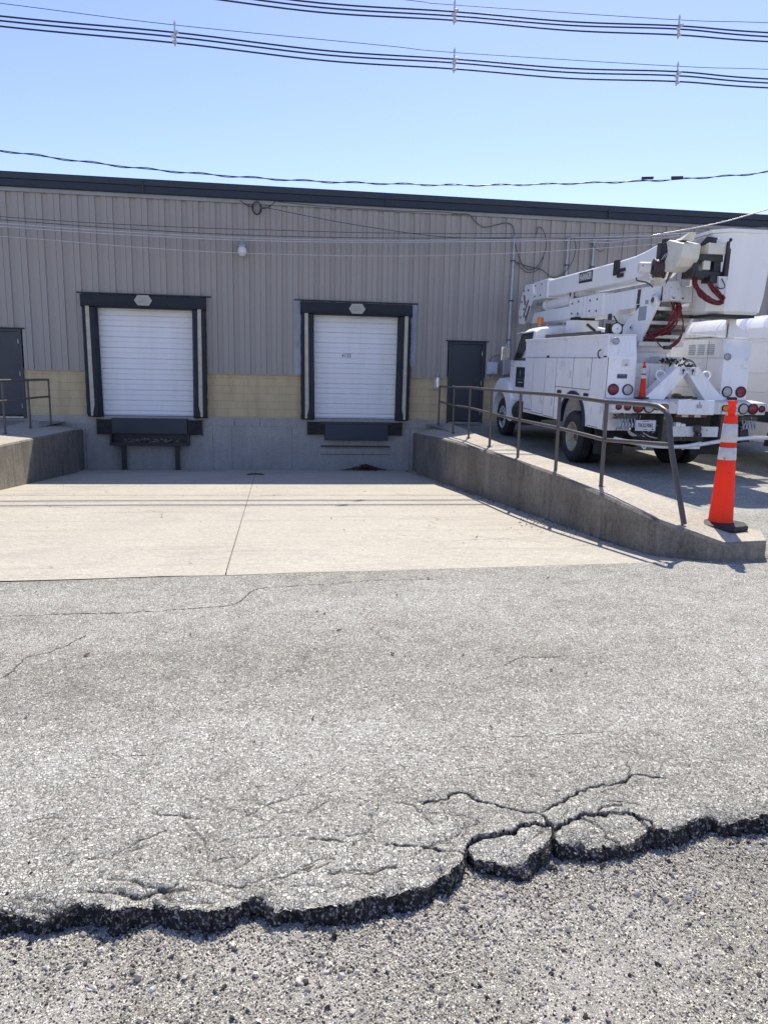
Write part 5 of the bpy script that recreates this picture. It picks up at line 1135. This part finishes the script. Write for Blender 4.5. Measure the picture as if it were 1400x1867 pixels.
# --- elbow between the booms
el = [(5.60,3.86),(5.10,3.84),(4.96,3.58),(5.30,3.20),(5.62,2.86),(6.00,2.90),(6.06,3.20),(5.82,3.70)]
EL = MB().prism(el, 0, -.47, -.41).build('boom_elbow', M['paint'], T, bevel=.01); MB().prism(el, 0, .16, .22).build('elbow_plate', M['paint'], EL, bevel=.01); MB().box(-.41,.16,5.72,5.98,2.92,3.3).build('elbow_web', M['paint2'], EL)
q = MB(); q.prism([(5.72,3.62),(5.62,3.60),(5.50,3.36),(5.58,3.34)],0,-.478,-.469); q.build('red_stripe', M['hose'], EL)
q = MB()
for y_, z_ in ((5.35,3.70),(5.70,3.72),(5.82,3.45),(5.45,3.05),(5.85,3.05),(5.62,3.25)): q.lathe([(.03,-.485),(.03,-.468)], (0,y_,z_), 0, 10)
for a_, b_ in (((5.30,3.45),(5.62,3.05)),((5.18,3.30),(5.45,2.95))): q.bar((-.475,a_[0],a_[1]),(-.475,b_[0],b_[1]),.02,.05)
q.build('elbow_bolt', M['grease'], EL)
# --- upper boom
UB = MB().loft([[(-.40,y_,zb),(-.40,y_,zt-.03),(-.37,y_,zt),(.15,y_,zt),(.18,y_,zt-.03),(.18,y_,zb)] for y_,zb,zt in ((4.15,3.45,3.84),(2.1,3.43,3.83),(.4,3.42,3.82),(-.25,3.42,3.83),(-.60,3.43,3.86),(-1.12,3.66,3.93))]).build('upper_boom', M['fiberglass'], T, bevel=.012)
MB().box(-.425,.205,4.10,5.12,3.43,3.87).build('boom_stub', M['paint'], UB, bevel=.012); MB().box(-.39,.17,5.1,5.55,3.46,3.83).build('boom_heel', M['paint2'], UB, bevel=.02)
q = MB()
for y_, z_ in ((4.95,3.78),(4.5,3.78),(4.95,3.52),(4.55,3.52)): MB().lathe([(.02,-.44),(.02,-.425)], (0,y_,z_), 0, 10).build('bolt', M['grease'], UB)
for k in range(12): q.lathe([(.008,-.432),(.008,-.425)], (0,4.2,3.46+.033*k), 0, 6)
q.build('rivet', M['grease'], UB)
BS = MB().prism([(1.55,3.56),(2.24,3.58),(2.24,3.80),(1.90,3.785),(1.55,3.79)], 0, -.408, -.399).build('boom_sign', M['signk'], UB)
text_mesh('HI-RANGER', .20, M['white'], Matrix.Translation((-.4095,1.895,3.685)) @ SIDE, BS, 'sign_lettering', .60, bold=.02)
q = MB(); q.box(-.44,-.40,.30,.52,3.56,3.84); q.box(-.46,-.40,.05,.32,3.60,3.66); q.box(-.46,-.41,.1,.3,3.50,3.57); q.build('boom_latch', M['black'], UB, bevel=.01)
# boom tip, winch and jib
TP = sub('boom_tip', (0,0,0), UB)
q = MB(); q.box(-.42,.20,-1.20,-1.08,3.60,3.93); q.build('tip_block', M['grease'], TP, bevel=.02)
for k in range(9): q = MB().box(*[random.uniform(-.44,-.3), random.uniform(-.2,.1)], *sorted([-1.40-random.random()*.1,-1.30]), *sorted([random.uniform(3.5,3.7),random.uniform(3.75,3.92)])).build('tip_fitting', M['black'], TP, bevel=.01) if k < 3 else None
secs = []
for k in range(9):
    a_ = k/8*PI*.55; secs.append([(-.36,-1.42-.38*math.sin(a_),3.47+.45*(1-.9*math.sin(a_*.0))-.0) for _ in range(1)])
q = MB(); q.prism([(-1.32,3.46),(-1.40,3.42),(-1.66,3.40),(-1.84,3.46),(-1.95,3.58),(-1.97,3.80),(-1.50,3.92),(-1.42,3.91),(-1.50,3.70),(-1.42,3.58)], 0, -.44, -.12); q.build('tip_cover', M['cream'], TP, bevel=.03, seg=3)
MB().hexa([(-.4,-1.6,3.89),(-.2,-1.6,3.89),(-.2,-1.85,3.87),(-.4,-1.85,3.87),(-.36,-1.62,3.91),(-.22,-1.62,3.91),(-.22,-1.93,3.98),(-.32,-1.93,3.98)]).build('cover_flap', M['cream'], TP)
WI = sub('winch', (-.47,-1.32,3.47), UB); WI.scale = (.85,.85,.85); WI.rotation_euler = (0,0,PI/2-.25)
MB().lathe([(.0,-.10),(.11,-.10),(.11,.10),(.09,.12),(.0,.12)], (0,.27,.03), 1, 20, False).build('winch_motor', M['paint2'], WI, True, angle=40)
MB().lathe([(.17,-.13),(.19,-.12),(.19,-.10),(.14,-.09),(.145,-.03),(.14,.03),(.145,.07),(.19,.09),(.19,.11),(.17,.12)], (0,0,.02), 1, 26).build('winch_drum', M['rope'], WI, True, angle=40)
MB().lathe([(.165,-.10),(.176,-.075),(.166,-.05),(.176,-.025),(.166,0),(.176,.025),(.166,.05),(.17,.08)], (0,0,.02), 1, 26, False).build('winch_rope', M['rope'], WI, True)
MB().lathe([(.165,-.135),(.195,-.13),(.195,-.115),(.165,-.11)], (0,0,.02), 1, 28).build('drum_flange', M['paint2'], WI, True, angle=40); MB().lathe([(.07,-.16),(.07,-.12)], (0,0,.02), 1, 18).build('drum_hub', M['grease'], WI, True, angle=40)
for rr in (.09,.115,.14): MB().lathe([(rr-.008,-.137),(rr,-.142),(rr+.008,-.137)], (0,0,.02), 1, 28, False).build('rope_turn', M['hosek'], WI, True)
q = MB(); q.box(-.06,.06,.08,.18,-.02,.06); q.build('winch_bracket', M['black'], WI)
MB().lathe([(.0,-.05),(.06,-.05),(.05,.05),(.0,.05)], (.02,.12,-.14), 1, 16, False).build('winch_brake', M['paint2'], WI, True)
for k in range(4): MB().tube(crom([(-.50+.02*k,-1.38,3.62),(-.40,-1.46-.02*k,3.72),(-.33+.02*k,-1.46,3.5),(-.36,-1.42,3.24),(-.30,-1.36,3.12)],6),.012).build('hose', M['hosew' if k % 2 else 'hosek'], T, True)
MB().tube(crom([(-.45,-.50,3.42),(-.48,-.62,3.36),(-.44,-.9,3.30),(-.38,-1.0,3.22)],6),.012).build('hose', M['hosek'], T, True)
for k in range(7):
    j = lambda a: random.uniform(-a,a)
    MB().tube(crom([(-.36+j(.05),-1.10,3.86+j(.06)),(-.38+j(.04),-1.30+j(.04),3.80+j(.1)),(-.36+j(.05),-1.36,3.62+j(.06)),(-.2+j(.1),-1.36+j(.05),3.50+j(.06)),(.05+j(.08),-1.5+j(.1),3.66+j(.08)),(.14,-1.72,3.62+j(.12))],6),random.uniform(.010,.018)).build('hose', M['hosek'], T, True)
MB().box(-.40,-.22,-1.33,-1.19,3.66,3.98).build('tip_valve', M['black'], TP, bevel=.015)
q = MB(); q.box(-.18,.02,-.66,-.50,3.25,3.44); q.build('boom_prop', M['cream'], UB, bevel=.01)
MB().bar((-.375,-.52,3.22),(-.375,-.50,2.97),.03,.06).build('boom_slot', M['grease'], LB)
q = MB(); q.hexa([(-.36,-1.62,2.95),(-.10,-1.62,2.95),(-.10,-1.25,2.95),(-.36,-1.25,2.95),(-.36,-1.55,3.28),(-.20,-1.55,3.28),(-.20,-1.28,3.28),(-.36,-1.28,3.28)]); LV = q.build('knuckle_cover', M['paint2'], T, bevel=.02)
q = MB()
for x_ in (-.31,-.15): MB().lathe([(.014,-1.635),(.014,-1.62)], (x_,0,2.99), 1, 8).build('bolt', M['grease'], LV)
# --- bucket
BY0, BY1, BXa, BXb, BZ0, BZ1 = -1.98, -1.10, .17, 1.16, 2.74, 4.05
def bsec(z_, g):
    x0, x1, y0, y1 = BXa-g, BXb+g, BY0-g, BY1+g; c = .20
    return [(x0+c,y0,z_),(x1-c*.5,y0,z_),(x1,y0+c*.5,z_),(x1,y1-c*.5,z_),(x1-c*.5,y1,z_),(x0+c*.5,y1,z_),(x0,y1-c*.5,z_),(x0,y0+c,z_)]
BK = MB().loft([bsec(BZ0,-.10),bsec(BZ0+.05,-.045),bsec(BZ0+.30,-.02),bsec(BZ1-.06,.02),bsec(BZ1-.05,.055),bsec(BZ1,.055)]).build('bucket', M['fiberglass'], T, True, bevel=.02, angle=25)
MB().box(.24,1.02,-1.88,-1.22,BZ0-.045,BZ0+.0).build('bucket_pad', M['rubber'], BK, bevel=.015)
BP = MB().box(.83,.95,-1.50,-1.38,2.38,2.70).build('bucket_post', M['paint'], T, bevel=.008); MB().hexa([(.83,-1.47,2.39),(1.28,-1.47,2.39),(1.28,-1.44,2.39),(.83,-1.44,2.39),(.83,-1.47,2.62),(.95,-1.47,2.62),(.95,-1.44,2.62),(.83,-1.44,2.62)]).build('post_gusset', M['paint'], BP)
MBk = sub('bucket_mount', (.215,-.06,0), BK)
q = MB(); q.box(.10,.17,-1.93,-1.55,3.27,3.86); q.lathe([(.02,-.02),(.035,0),(.02,.02)], (.14,-1.93,3.88), 0, 12); q.build('mount_plate', M['black'], MBk, bevel=.006)
q = MB(); q.box(-.20,.10,-1.90,-1.45,3.66,3.83); q.build('mount_head', M['cream'], MBk, bevel=.01)
q = MB(); q.box(-.36,.10,-1.86,-1.5,3.55,3.66); q.box(-.36,.12,-1.86,-1.5,3.30,3.40); q.box(-.40,-.30,-1.84,-1.5,3.30,3.66); q.box(-.04,.11,-1.84,-1.5,3.24,3.62); q.box(-.12,.02,-1.9,-1.7,3.22,3.34); q.build('mount_yoke', M['black'], MBk, bevel=.01)
MB().box(-.24,-.12,-1.87,-1.80,3.42,3.56).build('yoke_plate', M['cream'], MBk, bevel=.008)
q = MB(); q.hexa([(-.30,-1.8,3.82),(-.02,-1.8,3.80),(-.02,-1.5,3.80),(-.30,-1.5,3.82),(-.18,-1.78,3.95),(.0,-1.78,3.93),(.0,-1.52,3.93),(-.18,-1.52,3.95)]); q.cyl((.02,-1.75,3.83),(.02,-1.75,4.02),.014); q.cyl((.07,-1.75,3.83),(.07,-1.75,4.03),.016); q.build('control_handle', M['black'], MBk, bevel=.008)
MB().box(-.02,.10,-1.82,-1.7,3.90,3.94).build('control_knob', M['chrome'], MBk, bevel=.01)
MB().hexa([(.02,-1.98,3.04),(.10,-1.98,3.04),(.10,-1.92,3.04),(.02,-1.92,3.04),(-.0,-1.94,3.32),(.16,-1.94,3.32),(.16,-1.88,3.32),(-.0,-1.88,3.32)]).build('hose_guide', M['paint2'], MBk)
for k in range(10):
    j = lambda a=.025: random.uniform(-a*1.8,a*1.8)
    hose([(-.09+j(),-1.84+j(),3.34),(-.11+j(),-1.88+j(),3.20),(-.06+j(.03),-1.98+j(),3.06+j()),(.06+j(.04),-2.03+j(),2.96+j(.02)),(.24+j(.03),-2.06+j(),2.91+j(.02)),(.29+j(),-2.06+j(),2.96+j()),(.20+j(.03),-2.02+j(),3.06+j(.02)),(.10+j(),-1.94,3.22)], .012)
MB().tube(crom([(.26,-2.02,3.28),(.30,-2.07,3.16),(.24,-2.07,3.12),(.18,-2.0,3.16)],6),.008).build('hose', M['hosek'], T, True)
# --- rear A-frame outrigger
AF = sub('outrigger', (0,0,0))
for s, x0 in ((-1,.0),(1,.07)):
    top = Vector((x0, -1.58, 1.80)); bot = Vector((.035+s*.56, -1.58, 1.30))
    MB().hexa([(bot.x-.185,-1.70,1.32),(bot.x+.185,-1.70,1.32),(bot.x+.185,-1.46,1.32),(bot.x-.185,-1.46,1.32),(x0-.11-(.0 if s>0 else .05),-1.70,1.87),(x0+.11+(.05 if s>0 else 0),-1.70,1.87),(x0+.11+(.05 if s>0 else 0),-1.46,1.87),(x0-.11-(.0 if s>0 else .05),-1.46,1.87)]).build('outrigger_leg', M['paint'], AF, bevel=.008)
    lc = MB().box(.035+s*.085-.055,.035+s*.085+.055,-1.712,-1.70,1.73,1.86).build('pin_plate', M['paint2'], AF, bevel=.004)
    q = MB(); q.lathe([(.022,-1.725),(.022,-1.71)], (.035+s*.085,0,1.815), 1, 12); q.bar((.035+s*.085,-1.715,1.80),(.03+s*.085,-1.715,1.75),.012,.012); q.build('pin_head', M['black'], lc)
    xa = .035+s*.40; MB().tube(crom([(xa-s*.0,-1.58,1.62),(xa+s*.10,-1.58,1.72),(xa+s*.06,-1.58,1.80),(xa-s*.04,-1.58,1.78),(xa-s*.10,-1.58,1.70)],5),.014).build('grab_loop', M['paint'], AF, True)
for k in range(3): MB().tube(crom([(.0,-1.56,1.90),(.12,-1.52,1.97+.01*k),(.24,-1.5,1.95),(.31+.015*k,-1.5,1.80),(.30+.02*k,-1.5,1.68)],6),.011).build('hose', M['hosew' if k == 1 else 'hosek'], AF, True)
q = MB()
for k in range(10): c_ = Vector((random.uniform(-.12,.15),-1.6,1.88)); q.cyl(c_, c_+Vector((random.uniform(-.1,.1),-.06,random.uniform(0,.05))), .012, n=7)
q.build('hose_fitting', M['grease'], AF)
q = MB()
for k in range(26): c_ = Vector((random.uniform(-.3,.4),random.uniform(-1.5,-.9),1.30)); q.box(c_.x-.04,c_.x+.04,c_.y-.04,c_.y+.04,1.29,1.32+random.random()*.06)
q.build('deck_clutter', M['grease'], T)

# ------------------------------------------------------------------ traffic cones
def cone(loc, label, rz=.35, scale=1.0):
    D = empty('traffic_cone', loc, label, 'traffic cone', 'orange traffic cones', (0,0,rz)); D.scale = (scale,)*3
    def hexr(rr, z_, n=8): return [(rr*math.cos(2*PI*(k+.5)/n)*(1.06), rr*math.sin(2*PI*(k+.5)/n), z_) for k in range(n)]
    MB().loft([hexr(.248,0),hexr(.252,.006),hexr(.252,.040),hexr(.240,.050),hexr(.16,.054),hexr(.135,.062)]).build('rubber_base', M['rubber'], D, bevel=.003)
    rad = lambda z_: .114-(z_-.05)*.0535
    B = MB().lathe([(.118,.045),(.116,.06)]+[(rad(z_),z_) for z_ in (.08,.3,.5,.68,.80,.90,1.00,1.085)]+[(.053,1.10),(.030,1.105),(.036,1.12),(.036,1.155),(.026,1.165),(.024,1.178),(.042,1.21),(.047,1.225),(.042,1.237),(.0,1.24)], n=40, cap=False).build('cone_body', M['orange'], D, True, angle=50)
    for z0, z1 in ((.672,.790),(.842,1.018)): MB().lathe([(rad(z0)+.001,z0),(rad(z0)+.0035,z0+.003),(rad(z1)+.0035,z1-.003),(rad(z1)+.001,z1)], n=40, cap=False).build('reflective_collar', M['collar'], B, True, angle=60)
    q = MB(); q.cyl((.030,0,1.14),(.055,0,1.14),.012,n=10); q.build('grip_lug', M['orange'], B)
cone((4.275,-13.36,.184), 'tall orange traffic cone with two pale collars standing on the end of the concrete wall')
p = TM @ Vector((-.71,-1.64,1.325)); cone(p, 'orange traffic cone standing on the bucket truck tail shelf beside the tail lights', .9, .50)

# ------------------------------------------------------------------ white van behind the truck
V = empty('white_van', (9.0,-9.2,.10), 'white van with rounded roof and dark lower stripe beyond the bucket truck', 'van', rot=(math.atan(.03),0,0))
VL, VW, VH = 7.4, 2.15, 2.84
def vsec(y_, h=VH, ins=0.0):
    pts = []
    for k in range(7): a_ = PI/2*k/6; pts.append((.42-.42*math.cos(a_)*1.0+ins, y_, h-.36+.36*math.sin(a_)-.02))
    L_ = [(0.03+ins,y_,.42),(0.0+ins,y_,.62),(0.0+ins,y_,1.4),(.015+ins,y_,h-.40)] + pts[1:]
    return L_ + [(VW-x_,yy,z_) for x_,yy,z_ in L_[::-1]]
VB = MB().loft([vsec(0,VH-.10,.06),vsec(.10,VH-.02,.015),vsec(.3),vsec(2),vsec(4),vsec(5.4),vsec(5.9,VH-.12,.02),vsec(6.2,2.3,.06),vsec(6.5,1.75,.09),vsec(7.25,1.35,.16)]).build('van_body', M['van'], V, True, angle=25)
q = MB()
for z_ in (2.30,2.36,1.72,1.36): q.box(-.012,.02,.15,5.8,z_-.012,z_+.012)
q.build('body_crease', M['van'], VB, bevel=.006)
q = MB()
for y_ in (.9,1.9,2.9,3.9,4.9):
    P_ = [(.43-.43*math.cos(PI/2*k/8), y_, VH-.37+.365*math.sin(PI/2*k/8)-.02) for k in range(9)]+[(VW-.42,y_,VH-.015)]; q.tube(P_, .012, 6)
q.build('roof_rib', M['van'], VB, True)
MB().box(-.02,.02,.12,6.9,.80,1.00).build('lower_stripe', M['vandark'], VB, bevel=.006)
q = MB(); q.box(-.006,.02,2.4,3.6,.66,.66+.005); q.box(-.006,.02,3.75,3.757,.66,2.3); q.box(-.006,.02,5.0,5.007,.66,2.3); q.build('door_seam', M['vandark'], VB)
MB().hexa([(-.008,5.1,1.45),(.02,5.1,1.45),(.05,6.3,1.45),(.02,6.3,1.45),(-.006,5.1,2.2),(.02,5.1,2.2),(.03,5.85,2.15),(.01,5.85,2.15)]).build('front_side_window', M['glass'], VB)
q = MB(); q.box(.25,VW-.25,-.015,.03,1.5,2.3); q.build('rear_window', M['glass'], VB, bevel=.02)
for x_ in (.09,VW-.19): MB().box(x_,x_+.10,-.02,.05,1.0,1.5).build('tail_light', M['red'], VB, bevel=.02)
MB().box(.05,VW-.05,-.12,.05,.42,.62).build('rear_bumper', M['black'], VB, bevel=.02)
for x_, s in ((.14,-1),(VW-.14,1)):
    for y_ in (1.45,5.75):
        WR = sub('wheel', (x_,y_,.36), V)
        MB().lathe([(.21,-.11),(.30,-.12),(.35,-.09),(.36,0),(.35,.09),(.30,.12),(.21,.11)], n=36, ax=0, cap=False).build('tyre', M['tyre'], WR, True); MB().lathe([(.21,s*.10),(.19,s*.08),(.12,s*.10),(0,s*.11)], n=28, ax=0, cap=False).build('rim', M['steel'], WR, True)
        q = MB(); q.prism(arch(0,0,.44,16)+[(-.44,-.02),(.44,-.02)][:0], 0, *sorted((-s*.05, s*.15))); q.build('wheel_arch', M['black'], WR)
